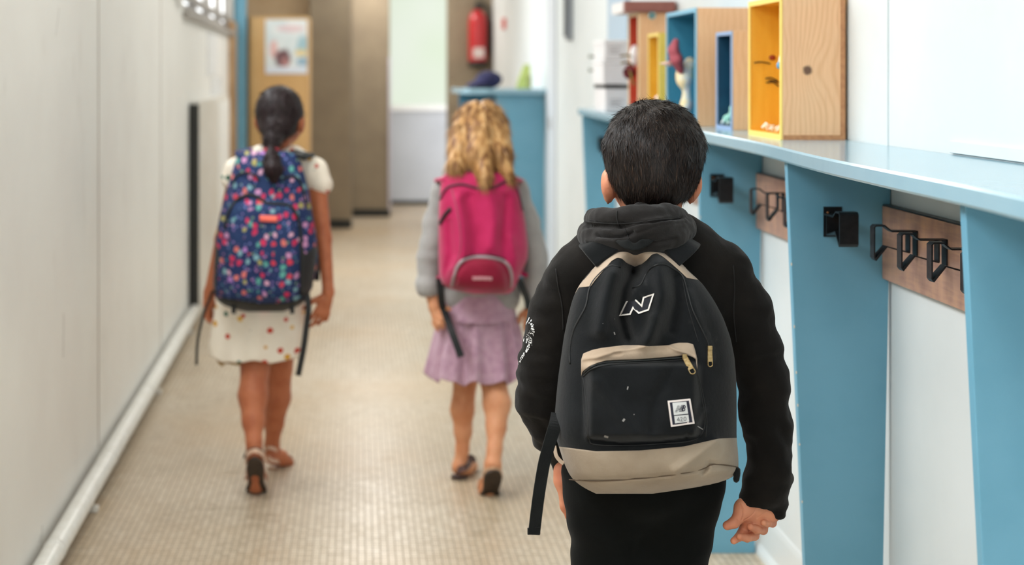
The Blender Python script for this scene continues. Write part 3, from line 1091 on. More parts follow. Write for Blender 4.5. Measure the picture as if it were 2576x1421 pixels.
# white and blue paper mouse peeking from behind the near side
e = empty('paper_creature', (1.0, 3.3, 1.32), 'white paper creature with a blue button eye inside the orange box', 'decoration')
cb = Body(0.01)
cb.ell((0.985, 3.262, 1.342), (0.018, 0.03, 0.030)).ell((0.982, 3.258, 1.378), (0.012, 0.022, 0.026)).cap((0.985, 3.262, 1.33), (0.99, 3.25, 1.29), 0.012, 0.006)
body_obj('body', cb, 0.003, M('white_paper_mache', '#e9ecee', 0.6), e)
B().sphere((0.966, 3.262, 1.333), 0.0085, 12, (0.6, 1, 1)).obj('eye', M('button_blue', '#4f9cc9', 0.4), e, True)['label'] = 'blue button eye'


def scraps(label, x0, x1, y0, y1, z, n, cols, size, group=None, name='shell_pile', cat='shells'):
    """loose heap that nobody could count: one object"""
    me_b = bmesh.new()
    mats = [M('scrap_tone', c, 0.6) for c in cols]
    for i in range(n):
        r = size * random.uniform(0.6, 1.25)
        q = bmesh.ops.create_icosphere(me_b, subdivisions=2, radius=r)
        c = Vector((random.uniform(x0, x1), random.uniform(y0, y1), z + r * 0.45 + random.random() * size * 0.8))
        rot = Matrix.Rotation(random.random() * 6, 3, Vector((random.random(), random.random(), random.random() + 0.1)).normalized())
        sc = (1.0, random.uniform(0.5, 0.9), random.uniform(0.3, 0.6))
        for v in q['verts']:
            k = 1 + 0.18 * math.sin(v.co.x * 900 + i) * math.cos(v.co.y * 700)
            v.co = rot @ Vector((v.co.x * sc[0] * k, v.co.y * sc[1] * k, v.co.z * sc[2])) + c
        mi = random.randrange(len(cols))
        for v in q['verts']:
            for f in v.link_faces:
                f.material_index = mi
    me = bpy.data.meshes.new(name)
    me_b.to_mesh(me)
    me_b.free()
    for p in me.polygons:
        p.use_smooth = True
    for m in mats:
        me.materials.append(m)
    o = bpy.data.objects.new(name, me)
    COL.objects.link(o)
    tag(o, label, cat)
    o['kind'] = 'stuff'
    return o


scraps('cream and orange shells heaped on the floor of the orange box', 0.968, 1.07, 3.235, 3.455, SZ + 0.013, 80, ['#f1e8d6', '#ecdcc0', '#e8b183', '#f6f1e6'], 0.0085)
scraps('white crumpled scraps on the floor of the petrol blue box', 0.993, 1.06, 3.775, 3.90, SZ + 0.010, 34, ['#dfeceb', '#c9e3dd', '#eef4f3'], 0.0075, name='paper_scraps', cat='paper')
scraps('white cotton tufts on the floor of the red lined box', 0.985, 1.06, 5.04, 5.19, SZ + 0.011, 30, ['#f4f4f2', '#e9e9e6'], 0.013, name='cotton_tufts', cat='cotton')
# mint lump in the blue box
mb_ = Body(0.006)
for _ in range(14):
    c = (random.uniform(1.005, 1.045), random.uniform(3.80, 3.88), SZ + 0.022 + random.random() * 0.035)
    mb_.ell(c, (random.uniform(.01, .017), random.uniform(.01, .02), random.uniform(.008, .014)), rot=Matrix.Rotation(random.random() * 3, 3, 'Y'))
V, Q = mb_.build(0.0028)
tag(mesh_obj('tissue_ball', V, Q, M('mint_tissue', '#9fd3c4', 0.6, (60, '#86c2b4'))), 'crumpled mint green tissue inside the petrol blue box', 'tissue')

# feathered paper bird in the teal box
e = empty('paper_bird', (1.0, 4.25, SZ + 0.012), 'pale paper bird with a red crest leaning out of the big teal box', 'decoration')
Yb = 4.2
cb = Body(0.012)
cb.ell(W(1722, 192, Yb), (0.026, 0.03, 0.038)).cap(W(1728, 225, Yb), W(1727, 262, Yb + .01), 0.012, 0.016).cap(W(1727, 262, Yb + .01), W(1722, 282, Yb + .02), 0.016, 0.02).ell(W(1735, 160, Yb), (0.016, 0.02, 0.02))
bm_ = MB_('pastel_paint', 0.6)
bm_.base(bm_.ramp(bm_.noise(22, 2), [(0.3, '#f0d08a'), (0.45, '#f3e9c8'), (0.55, '#dfe9ec'), (0.7, '#efb9b0')]))
body_obj('body', cb, 0.004, bm_.m, e)
cb = Body(0.008)
cb.chain([(*W(1712, 178, Yb - .02), .010), (*W(1702, 150, Yb - .03), .017), (*W(1694, 125, Yb - .03), .014), (*W(1700, 104, Yb - .03), .009)], sq=(1, .5, 1))
body_obj('crest', cb, 0.004, M('crimson_feather', '#a8515c', 0.8, (40, '#96434f')), e)[0]['label'] = 'crimson feather crest'
B().lathe(W(1688, 160, Yb - .02), [(0.009, 0.0), (0.005, -0.018), (0.0008, -0.034)], 10, 'x').obj('beak', M('pale_pink', '#ecc9bd', 0.6), e, True)['label'] = 'pale pink beak'
B().sphere(W(1713, 174, Yb - .032), 0.008, 12).obj('eye', M('pale_blue_button', '#9fbfe0', 0.4), e, True)

# flower and white egg in the red box
e = empty('dried_flower', (1.0, 5.0, SZ + 0.012), 'dark red dried flower hanging out of the red lined box', 'flower')
m_pet = M('dark_red_petal', '#7d1f2a', 0.7, (60, '#4b141c'))
bb = B()
for k in range(11):
    a = k * 2.4
    c = W(1583 + 8 * math.cos(a), 181 + 10 * math.sin(a), 5.05 + 0.01 * math.sin(k))
    bb.sphere(c, 0.013, 8, (1, 0.5, 0.7), Matrix.Rotation(a, 3, 'Y'))
bb.obj('petal', m_pet, e, True)
bb = B()
for p in ([(1560, 141), (1575, 139), (1590, 142)], [(1562, 160), (1576, 156), (1592, 164)], [(1583, 175), (1590, 200), (1596, 215)]):
    bb.tube(smooth_path([W(a, b_, 5.04) for a, b_ in p], 4), 0.004, 6)
bb.obj('leaf', M('dried_olive', '#a08a4e', 0.8, (50, '#6e5a3c')), e, True)
tag(B().sphere(W(1597, 140, 5.09), 0.035, 20, (0.5, 0.5, 1.1)).obj('paper_egg', M('egg_white', '#f2f3f2', 0.5), None, True), 'white egg shaped ornament at the mouth of the red lined box', 'ornament')
# pink scrap and tag by the yellow box
e = empty('paper_doll', (1.0, 4.7, SZ + 0.013), 'tiny pale paper doll inside the small yellow box', 'decoration')
B().lathe((1.0, 4.74, SZ + 0.012), [(0.016, 0), (0.012, 0.03), (0.004, 0.05)], 12).obj('body', M('pale_peach', '#f0cdb2', 0.6), e, True)
B().sphere((1.0, 4.74, SZ + 0.068), 0.011, 12).obj('head', M('pale_rose', '#f2ddd8', 0.6), e, True)

# brown tray on top of the red box
zt = SZ + 0.367
e = empty('serving_tray', (1.03, 5.1, zt), 'reddish brown tray with a pale side resting on the red lined box', 'tray')
B().box(0.94, 1.118, 5.0, 5.03, zt + 0.002, zt + 0.040, 0.001).obj('front_panel', M('red_brown', '#945d54', 0.6, (20, '#8b554c')), e)
B().box(0.938, 0.944, 5.03, 5.25, zt + 0.002, zt + 0.040).box(1.112, 1.118, 5.03, 5.25, zt + 0.002, zt + 0.040).box(0.938, 1.118, 5.25, 5.256, zt + 0.002, zt + 0.040).box(0.944, 1.112, 5.03, 5.25, zt + 0.001, zt + 0.006).obj('tray_body', M('pale_card', '#e6e2df', 0.6), e)
# blue tape roll hanging at the corner
tag(B().lathe((1.033, 4.999, zt - 0.012), [(0.012, 0.0), (0.012, -0.012), (0.007, -0.012), (0.007, 0.0)], 14, 'y').obj('tape_roll', M('aqua_tape', '#86b9bd', 0.5), None, True), 'small aqua ring hung on the top corner of the red lined box', 'ring')

# stacked white boxes past the display boxes
for za, zb, x0, x1, lb in ((0.0, 0.108, .975, 1.075, 'white storage box with a black lid edge, bottom of the stack'),
                           (0.109, 0.205, .968, 1.078, 'white storage box in the middle of the stack on the shelf'),
                           (0.206, 0.285, .972, 1.078, 'white storage box with a grey printed label, top of the stack')):
    e = empty('storage_box', (1.02, 5.75, SZ + za), lb, 'box', 'white storage boxes stacked on the shelf')
    B().box(x0, x1, 5.6, 5.85, SZ + za + 0.0005, SZ + zb - 0.014, 0.003).obj('body', M('white_card', '#dddbdb', 0.6, (8, '#d6d3d3')), e)
    lid = B().box(x0 - 0.003, x1 + 0.003, 5.597, 5.853, SZ + zb - 0.014, SZ + zb, 0.003)
    lid.obj('lid', m_black if za == 0.0 else M('white_lid', '#e4e2e2', 0.6), e)
    lb_ = B()
    for r_, (wz, wl) in enumerate(((0.052, 0.05), (0.04, 0.035), (0.03, 0.045))):
        if za == 0.109:
            continue
        lb_.box(x0 + 0.02, x0 + 0.02 + wl, 5.5985, 5.6, SZ + za + wz - 0.003, SZ + za + wz)
    if za != 0.109:
        lb_.obj('label_print', M('grey_ink', '#8d8a8a', 0.7), e)

# ================================================================== people and what they carry
def skin_mat(name, c, c2):
    b = MB_(name, 0.55, 0, 0.4)
    b.base(b.mix(b.noise(22, 3).step(0.35, 0.7), c, c2))
    b.bump(b.noise(260, 2), 0.08, 0.0006)
    b.b.inputs['Subsurface Weight'].default_value = 0.12
    b.b.inputs['Subsurface Radius'].default_value = (0.010, 0.004, 0.002)
    b.b.inputs['Subsurface Scale'].default_value = 1.0
    return b.m


def hair_mat(name, stops, rough=0.42, sc=(160, 160, 9)):
    b = MB_(name, rough, 0, 0.22)
    n = b.noise(1.0, 4, b.vec(b.x * sc[0], b.y * sc[1], b.z * sc[2]))
    b.base(b.ramp(n, stops))
    b.bump(n, 0.3, 0.001)
    return b.m


def add_head(b, c, w, yaw=0.0, tilt=0.0, k=0.012, ez=0.0, ex=0.0):
    """skull, jaw, face and ears; the face looks along +Y turned by yaw degrees"""
    Rm = Matrix.Rotation(R(yaw), 3, 'Z') @ Matrix.Rotation(R(tilt), 3, 'X')
    c = Vector(c)
    P = lambda x, y, z: tuple(c + Rm @ (Vector((x, y, z)) * w))
    E = lambda p, r, kk=k: b.ell(P(*p), tuple(v * w for v in r), kk, Rm)
    E((0, 0, 0.05), (1, 1.17, 1.12))
    E((0, .38, -.55), (.80, .78, .72))
    E((0, .62, -1.0), (.42, .42, .34))
    E((0, 1.10, -.42), (.15, .22, .2), .01)
    b.cap(P(0, 1.05, -.12), P(0, 1.20, -.42), .10 * w, .14 * w, .01)
    E((0, .98, .12), (.62, .2, .13))
    E((.42, .85, -.42), (.28, .25, .25))
    E((-.42, .85, -.42), (.28, .25, .25))
    E((0, 1.02, -.74), (.26, .14, .06), .006)
    E((0, 1.01, -.83), (.22, .13, .06), .006)
    for s_ in (-1, 1):
        b.cut(P(.36 * s_, 1.17, -.14), (.17 * w, .13 * w, .1 * w), .01)
        E(((1.0 + ex) * s_, -.02, -.34 + ez), (.13, .30, .36), .006)
        E(((1.09 + ex) * s_, -.10, -.26 + ez), (.09, .27, .30), .006)
        b.ell(P((.98 + ex) * s_, .06, -.62 + ez), (.1 * w, .14 * w, .16 * w), .006)
    return P, Rm


def add_eyes(parent, P, w):
    m1 = M('eye_white', '#e9e6e0', 0.2)
    m2 = M('iris_brown', '#38241a', 0.2)
    for s_ in (-1, 1):
        e_ = B().sphere(P(.36 * s_, .97, -.14), .14 * w, 14).obj('eye', m1, parent, True)
        B().sphere(P(.36 * s_, 1.045, -.14), .075 * w, 10).obj('iris', m2, e_, True)


def hand(b, wrist, d, t, curl, L=0.125, k=0.0035, spread=0.06, thumb=0.6, rs=1.0):
    """wrist point, d: wrist to knuckles, t: towards the thumb side, palm faces cross(d, t)"""
    wr, d, t = Vector(wrist), Vector(d).normalized(), Vector(t)
    t = (t - d * t.dot(d)).normalized()
    n = d.cross(t).normalized()
    pl = L * 0.48
    hw = L * 0.20
    b.cap(wr, wr + d * pl * 0.3, 0.0165 * rs, 0.018 * rs, .01)
    for q, rr in ((-.75, .0098), (-.25, .0105), (.25, .0108), (.75, .0105)):
        b.cap(wr + d * pl * .25 + t * hw * q * .7, wr + d * pl + t * hw * q, rr * rs, rr * .82 * rs, .009)
    lens = (0.36, 0.46, 0.50, 0.45)
    for i, q in enumerate((-.85, -.28, .30, .86)):
        base = wr + d * pl * (0.94 + 0.04 * (i in (1, 2))) + t * hw * q
        ln = L * lens[i]
        c1 = curl[i] if isinstance(curl, (list, tuple)) else curl
        ang = c1 * .45
        dd = (d + t * spread * q * 2).normalized()
        p = base
        rad = 0.0072 * rs
        for j, fr_ in enumerate((.45, .31, .24)):
            ax = d.cross(n)
            v = Matrix.Rotation(0, 3, 'X') @ dd
            v = (dd * math.cos(ang) + n * math.sin(ang)).normalized()
            q2 = p + v * ln * fr_
            b.cap(p, q2, rad, rad * .9, k if j else .006)
            p = q2
            rad *= .9
            ang += c1 * .8
    tb = wr + d * pl * .28 + t * hw * .8 + n * .004
    v1 = (d * .62 + t * .75 + n * .25 * thumb).normalized()
    v2 = (d * .85 + t * .35 + n * .4 * thumb).normalized()
    p1 = tb + v1 * L * .20
    p2 = p1 + v2 * L * .17
    p3 = p2 + (v2 + n * .2).normalized() * L * .13
    b.cap(tb - v1 * .006, p1, .0115 * rs, .0088 * rs, .008).cap(p1, p2, .0085 * rs, .0078 * rs, .004).cap(p2, p3, .0078 * rs, .0066 * rs, .004)


def multi_body(name, lst, mat, parent, disp=None):
    Vs, Qs, off = [], [], 0
    for b, h, sm in lst:
        V, Q = b.build(h)
        V = relax(V, Q, sm)
        if disp and b is lst[-1][0]:
            V = V + normals(V, Q) * disp(V)[:, None]
        Vs.append(V)
        Qs.append(Q + off)
        off += len(V)
    return mesh_obj(name, np.concatenate(Vs), np.concatenate(Qs), mat, parent)


def sample_roots(V, Q, n, keep=None):
    a = np.linalg.norm(np.cross(V[Q[:, 2]] - V[Q[:, 0]], V[Q[:, 3]] - V[Q[:, 1]]), axis=1)
    if keep is not None:
        a = a * keep(V[Q].mean(1))
    i = rng.choice(len(Q), n, p=a / a.sum())
    u, v = rng.random((n, 1)), rng.random((n, 1))
    q = V[Q[i]]
    p = (q[:, 0] * (1 - u) + q[:, 1] * u) * (1 - v) + (q[:, 3] * (1 - u) + q[:, 2] * u) * v
    N = normals(V, Q)
    nn = N[Q[i]].mean(1)
    return p, nn / np.linalg.norm(nn, axis=1)[:, None]


class Bag:
    """a stuffed bag: outline rows seen from behind (y, left, right, depth) and a rounded outer side"""
    def __init__(s, rows, yb, n=2.6, extra=None, backpush=0.012):
        A = np.array(rows, float)
        y = np.linspace(A[0, 0], A[-1, 0], 240)
        s.y = y
        def sm(v):
            f = np.interp(y, A[:, 0], v)
            k = np.ones(9) / 9
            g = np.convolve(np.pad(f, 4, mode='reflect', reflect_type='odd'), k, 'valid')
            return g
        s.l, s.r, s.D = sm(A[:, 1]), sm(A[:, 2]), np.maximum(sm(A[:, 3]), 0.004)
        s.yb, s.n, s.extra, s.bp = yb, n, extra, backpush

    def lr(s, py):
        return np.interp(py, s.y, s.l), np.interp(py, s.y, s.r)

    def at(s, px, py, off=0.0):
        """world points on the outer surface (arrays of picture coordinates)"""
        px, py = np.asarray(px, float), np.asarray(py, float)
        l, r = s.lr(py)
        D = np.interp(py, s.y, s.D)
        c, w = (l + r) / 2, (r - l) / 2
        t = np.clip(np.abs(px - c) / w, 0, 1)
        d = D * (1 - t ** s.n) ** (1 / s.n)
        if s.extra:
            d = d + s.extra(px, py) * (1 - t ** 6)
        Y = s.yb - d - off
        return np.stack([(px - CX) * Y / F, Y, HC - (py - CY) * Y / F], -1)

    def build(s, name, mat, parent, ny=110, nx=90):
        ys = np.linspace(s.y[0], s.y[-1], ny)
        us = np.sin(np.linspace(-1, 1, nx) * np.pi / 2)
        rows = []
        for y in ys:
            l, r = s.lr(y)
            c, w = (l + r) / 2, (r - l) / 2
            fr_ = s.at(c + w * us * 0.9999, np.full(nx, y))
            ub = us[::-1][1:-1]
            px = c + w * ub
            Y = s.yb + s.bp * (1 - ub ** 6) * np.ones_like(ub)
            bk_ = np.stack([(px - CX) * Y / F, Y, HC - (y - CY) * Y / F + 0 * px], -1)
            rows.append(np.concatenate([fr_, bk_]))
        n = len(rows[0])
        V = np.concatenate(rows)
        Q = []
        for i in range(ny - 1):
            a = np.arange(n) + i * n
            b_ = np.roll(np.arange(n), -1) + i * n
            Q.append(np.stack([a, a + n, b_ + n, b_], 1))
        top, bot = rows[0].mean(0), rows[-1].mean(0)
        fc = [list(map(int, q)) for q in np.concatenate(Q)]
        V = list(map(tuple, V)) + [tuple(top), tuple(bot)]
        it, ib = len(V) - 2, len(V) - 1
        for j in range(n):
            fc.append([j, (j + 1) % n, it])
            fc.append([(ny - 1) * n + (j + 1) % n, (ny - 1) * n + j, ib])
        return mesh_obj(name, V, fc, mat, parent)

    def patch(s, name, A, Bb, mat, parent, off=0.0015, na=60, nb=10, bulge=0.0, thick=0.004, closed_fn=None):
        """cloth panel lying on the bag between edge A and edge Bb (picture coordinates)"""
        def res(P):
            P = np.array(P, float)
            L = np.concatenate([[0], np.cumsum(np.linalg.norm(np.diff(P, axis=0), axis=1))])
            t = np.linspace(0, L[-1], na)
            return np.stack([np.interp(t, L, P[:, 0]), np.interp(t, L, P[:, 1])], 1)
        a, b_ = res(A), res(Bb)
        V = []
        for j in range(-1, nb + 1):
            f = min(max(j / (nb - 1), 0), 1)
            g = a * (1 - f) + b_ * f
            edge = j in (-1, nb)
            o = off + bulge * math.sin(math.pi * f) if not edge else off - thick
            if closed_fn is not None and not edge:
                o = o + closed_fn(g[:, 0], g[:, 1])
            row = s.at(g[:, 0], g[:, 1], o)
            lo_, hi_ = s.at(g[:1, 0], g[:1, 1], off - thick), s.at(g[-1:, 0], g[-1:, 1], off - thick)
            V.append(np.concatenate([lo_, row, hi_]))
        nn = na + 2
        V = np.concatenate(V)
        Q = []
        for j in range(nb + 1):
            i = np.arange(nn - 1) + j * nn
            Q.append(np.stack([i, i + nn, i + nn + 1, i + 1], 1))
        return mesh_obj(name, V, np.concatenate(Q), mat, parent)

    def line(s, name, pts, rad, mat, parent, off=0.0, smooth=5, flat=None):
        P = smooth_path(pts, smooth) if smooth > 1 else pts
        P = np.array(P, float)
        w = s.at(P[:, 0], P[:, 1], off)
        return B().tube([tuple(q) for q in w], rad, 8, flat=flat).obj(name, mat, parent, True)

    def ribbon(s, bb, pts, wpx, off, closed=False, h=0.0006):
        """flat printed or stitched stroke of even width lying on the bag"""
        P = np.array(pts, float)
        m = len(P)
        T = []
        for i in range(m):
            if closed:
                a, c = P[i] - P[i - 1], P[(i + 1) % m] - P[i]
            else:
                a = P[i] - P[i - 1] if i else P[1] - P[0]
                c = P[i + 1] - P[i] if i < m - 1 else a
            a, c = a / (np.linalg.norm(a) + 1e-9), c / (np.linalg.norm(c) + 1e-9)
            n1 = np.array([-a[1], a[0]])
            n2 = np.array([-c[1], c[0]])
            mm = (n1 + n2)
            mm = mm / (np.linalg.norm(mm) + 1e-9)
            T.append(mm / max(0.5, mm @ n1))
        T = np.array(T)
        L, Rr = P + T * wpx / 2, P - T * wpx / 2
        lv, rv = s.at(L[:, 0], L[:, 1], off + h), s.at(Rr[:, 0], Rr[:, 1], off + h)
        lb, rb = s.at(L[:, 0], L[:, 1], off - 0.0012), s.at(Rr[:, 0], Rr[:, 1], off - 0.0012)
        vs = [[bb.bm.verts.new(q) for q in arr] for arr in (lb, lv, rv, rb)]
        for i in range(m if closed else m - 1):
            j = (i + 1) % m
            for q in range(3):
                bb.bm.faces.new([vs[q][i], vs[q][j], vs[q + 1][j], vs[q + 1][i]])

    def fill(s, bb, pts, off, holes=None):
        P = np.array(pts, float)
        w = s.at(P[:, 0], P[:, 1], off)
        bb.bm.faces.new([bb.bm.verts.new(q) for q in w])


def gauss(px, py, x, y, sx, sy, rot=0.0):
    c, s_ = math.cos(rot), math.sin(rot)
    dx, dy = px - x, py - y
    u, v = dx * c + dy * s_, -dx * s_ + dy * c
    return np.exp(-(u / sx) ** 2 - (v / sy) ** 2)


def sst(x, a, b_):
    t = np.clip((x - a) / (b_ - a), 0, 1)
    return t * t * (3 - 2 * t)


def ridge(px, py, pts, wid):
    best = np.full(np.shape(px), 1e9)
    for (x0, y0), (x1, y1) in zip(pts[:-1], pts[1:]):
        dx, dy = x1 - x0, y1 - y0
        t = np.clip(((px - x0) * dx + (py - y0) * dy) / (dx * dx + dy * dy), 0, 1)
        best = np.minimum(best, np.hypot(px - x0 - t * dx, py - y0 - t * dy))
    return np.exp(-(best / wid) ** 2)


# ------------------------------------------------------------------ the boy
YB = 2.42
m_skin = skin_mat('skin_boy', '#d69170', '#c87c5e')
boy = empty('person', (W(1618, 1300, YB)[0], YB, 0),
            'person in a black hooded sweatshirt and black trousers walking away, nearest the camera', 'person', 'children walking down the corridor')
hb = Body(0.014)
hw = 0.0775
hc = W(1637, 412, 2.42)
P_, Rm_ = add_head(hb, hc, hw * .97, 0, 4, ez=-0.16, ex=-0.05)
hc = W(1643, 392, 2.42)
hb.cap(W(1640, 470, 2.415), W(1638, 600, 2.405), 0.047, 0.050, .02)
hb.cap(W(1470, 660, YB), W(1790, 660, YB), 0.035, 0.035, .03)
hb.ell(W(1622, 800, YB), (0.105, 0.065, 0.16), .03).ell(W(1618, 1000, YB), (0.095, 0.06, 0.14), .03).ell(W(1615, 1170, YB), (0.10, 0.075, 0.09), .03)
hb.chain([(*W(1440, 690, YB), .034), (*W(1372, 950, 2.43), .026), (*W(1430, 1165, 2.52), .02)], .015)
hb.chain([(*W(1830, 690, YB), .034), (*W(1915, 975, 2.40), .027), (*W(1925, 1200, 2.372), .021), (*W(1912, 1262, 2.37), .022)], .015)
hb.chain([(*W(1535, 1200, YB), .06), (*W(1528, 1600, 2.46), .043), (*W(1525, 1960, 2.52), .028), ], .02)
hb.chain([(*W(1695, 1200, YB), .06), (*W(1680, 1600, 2.38), .043), (*W(1680, 1990, 2.30), .028)], .02)
# left hand: mostly hidden in front of the thigh
lh = Body(0.004)
hand(lh, W(1416, 1185, 2.47), (0.10, 0.15, -1), (0.2, 1, 0.1), 0.7, 0.12)
# right hand: palm towards the camera, fingers curling back up
rh = Body(0.0035)
YR = 2.368
H = lambda x, y, dy=0.0: W(1780 + x / 6.46, 1180 + y / 6.46, YR + dy)
rh.cap(H(830, 430), H(840, 600), .0215, .023, .012, (1, 1.25, 1))
for a, c, r0, r1 in (((620, 590), (650, 850), .0125, .0115), ((760, 590), (760, 830), .0135, .0125), ((900, 600), (920, 790), .0135, .0122), ((1020, 610), (1065, 740), .0125, .0108)):
    rh.cap(H(*a), H(*c), r0, r1, .010)
rh.ell(H(610, 660, -.006), (.017, .014, .020), .008).ell(H(1040, 680, -.006), (.013, .012, .018), .008)
rh.cap(H(640, 900, .008), H(700, 1020, .008), .009, .008, .003)
# thumb
rh.cap(H(560, 640, -.006), H(520, 760, -.012), .0125, .0100, .007).cap(H(520, 760, -.012), H(430, 870, -.016), .0098, .0086, .005).cap(H(430, 870, -.016), H(320, 916, -.018), .0086, .0074, .004)
# fingers: knuckle, middle joint, last joint, tip
for ps in ([(640, 850, 0), (585, 985, .004), (500, 1110, -.010), (425, 1165, -.020)],
           [(765, 850, 0), (760, 1080, .006), (640, 1120, -.014), (525, 1100, -.024)],
           [(925, 800, 0), (900, 985, .006), (790, 975, -.014), (700, 935, -.024)],
           [(1070, 745, 0), (1050, 875, .004), (975, 880, -.012), (915, 872, -.020)]):
    q = [H(*p) for p in ps]
    rr = (.0088, .0078, .0067, .0056) if ps[0][0] < 1000 else (.0078, .0069, .0060, .0052)
    for i in range(3):
        rh.cap(q[i], q[i + 1], rr[i], rr[i + 1], .0022)


def palm_lines(V):
    x = (V[:, 0] * F / V[:, 1] + CX - 1780) * 6.46
    y = ((HC - V[:, 2]) * F / V[:, 1] + CY - 1180) * 6.46
    near = (V[:, 1] < YR + 0.004)
    f = ridge(x, y, [(525, 560), (575, 650), (588, 730), (560, 830)], 11)
    f = np.maximum(f, ridge(x, y, [(805, 600), (745, 720), (670, 790), (590, 835)], 8) * .8)
    f = np.maximum(f, ridge(x, y, [(1000, 660), (900, 730), (800, 800)], 8) * .5)
    f = np.maximum(f, ridge(x, y, [(640, 870), (700, 850), (740, 900)], 9) * .5)
    f = np.maximum(f, ridge(x, y, [(470, 795), (500, 830)], 6) * .5)
    return -0.0013 * f * near


multi_body('body', [(hb, 0.005, 2), (lh, 0.002, 1), (rh, 0.001, 1)], m_skin, boy, palm_lines)
add_eyes(boy, P_, hw)

# hair
hh = Body(0.02)
hh.ell((hc[0], 2.415, hc[2] + 0.010), (0.0845, 0.097, 0.086), .02)
hh.ell((hc[0] - 0.004, 2.40, hc[2] - 0.032), (0.071, 0.075, 0.056), .02)
hh.cap(W(1636, 460, 2.39), W(1634, 504, 2.395), 0.051, 0.038, .02, (1, 1.1, 1))
hh.cut((hc[0], 2.52, hc[2] - 0.085), (0.1, 0.085, 0.085), .01)
for s_ in (-1, 1):
    hh.cut((hc[0] - 0.003 + s_ * 0.089, 2.42, hc[2] - 0.072), (0.027, 0.042, 0.043), .008)
m_hair_boy = hair_mat('dark_brown_hair', [(0.3, '#0d0a09'), (0.48, '#191311'), (0.6, '#2a201b'), (0.72, '#4c3b30')], 0.4, (420, 420, 30))
ho, hV, hQ = body_obj('hair', hh, 0.0035, m_hair_boy, boy, 3, lambda V: 0.003 * pnoise(V, (45, 45, 18)))
keepb = lambda c: ((c[:, 1] < 2.44) | (c[:, 2] > hc[2] + 0.03)).astype(float) + 1e-9
crown = np.array([hc[0] - 0.022, 2.44, hc[2] + 0.105])
rp, rn = sample_roots(hV, hQ, 24000, keepb)
away = rp - crown
away /= np.linalg.norm(away, axis=1)[:, None]
topness = np.clip((rp[:, 2] - (hc[2] + 0.0)) / 0.09, 0, 1)[:, None]
sw = np.stack([0.35 * np.sin(rp[:, 2] * 60 + rp[:, 0] * 40), np.zeros(len(rp)), np.zeros(len(rp))], 1)
tg = away * (0.9 + topness) + np.array([0.0, 0, -1.0]) * (1.1 - 0.9 * topness) + sw + np.stack([-0.25 + 0 * rp[:, 0], 0 * rp[:, 0], 0 * rp[:, 0]], 1)
strands('hair_strands', rp, rn, tg, 0.024, 0.0012, 0.0045, 4.5, m_hair_boy, ho, 3, 0.2)
# a few stray tips standing up over the crown
kp = lambda c: (c[:, 2] > hc[2] + 0.055).astype(float) + 1e-9
rp, rn = sample_roots(hV, hQ, 260, kp)
strands('stray_hair', rp, rn, np.stack([np.full(260, -0.9), np.full(260, 0.1), np.full(260, 0.2)], 1), 0.02, 0.0007, 0.012, 2.0, m_hair_boy, ho, 3, 0.5)

# trousers
m_trou = weave('black_trouser_jersey', '#070908', '#0b0d0c', 700, 0.12, 0.9, 18, 0.03)
tb = Body(0.03)
tb.ell(W(1616, 1185, YB), (0.130, 0.10, 0.10), .03)
tb.chain([(*W(1530, 1215, YB), .078), (*W(1540, 1420, 2.43), .066), (*W(1530, 1640, 2.46), .056), (*W(1527, 1990, 2.53), .046)], .02)
tb.chain([(*W(1712, 1215, YB), .074), (*W(1680, 1420, 2.41), .062), (*W(1672, 1640, 2.38), .056), (*W(1680, 2010, 2.31), .046)], .02)
body_obj('trousers', tb, 0.006, m_trou, boy, 2, lambda V: 0.004 * pnoise(V, (14, 14, 30)))
for (x, yy, z0_) in ((W(1527, 2050, 2.53)[0], 2.55, 0.0), (W(1680, 2060, 2.30)[0], 2.33, 0.0)):
    sh = Body(0.012)
    sh.cap((x, yy - 0.055, 0.042), (x, yy + 0.08, 0.036), 0.036, 0.034).cap((x, yy - 0.03, 0.06), (x, yy - 0.02, 0.10), 0.032, 0.034).cap((x, yy + 0.08, 0.034), (x, yy + 0.12, 0.03), 0.034, 0.026)
    so, _, _ = body_obj('shoe', sh, 0.005, M('black_shoe', '#1b1c1e', 0.5), boy)
    B().poly([(x + a, yy + b_, 0.0) for a, b_ in ((-.036, -.085), (-.03, -.095), (.03, -.095), (.036, -.085), (.036, .05), (.042, .1), (.03, .14), (-.03, .14), (-.042, .1), (-.036, .05))], (0, 0, 0.016), 0.003).obj('sole', M('white_sole', '#d7d5d0', 0.6), so)

# hooded sweatshirt
m_hood = weave('black_sweatshirt_fleece', '#13110f', '#1a1714', 800, 0.3, 0.95, 12, 0.08)
sb = Body(0.02)
sb.chain([(*W(1470, 690, YB), .058), (*W(1560, 640, YB), .060), (*W(1700, 635, YB), .060), (*W(1800, 685, YB), .058)], .04)
sb.ell(W(1622, 800, YB), (0.150, 0.092, 0.18), .03).ell(W(1618, 1000, YB + .01), (0.130, 0.088, 0.17), .03)
sb.cap(W(1560, 1150, YB), W(1680, 1150, YB), 0.085, 0.085, .03)
sb.cap(W(1560, 1195, YB), W(1680, 1195, YB), 0.084, 0.084, .01)
sb.chain([(*W(1448, 712, YB), .058), (*W(1406, 815, 2.425), .054), (*W(1372, 935, 2.43), .048), (*W(1367, 1005, 2.445), .046), (*W(1400, 1095, 2.485), .038), (*W(1436, 1160, 2.52), .032)], .012)
sb.cap(W(1430, 1165, 2.50), W(1436, 1188, 2.52), .029, .027, .006)
sb.chain([(*W(1810, 700, YB), .057), (*W(1862, 790, 2.415), .053), (*W(1893, 870, 2.41), .047), (*W(1921, 975, 2.40), .041), (*W(1926, 1060, 2.39), .040), (*W(1937, 1150, 2.38), .036), (*W(1938, 1195, 2.375), .0365)], .012)
sb.cap(W(1935, 1210, 2.373), W(1930, 1222, 2.372), .038, .037, .010)
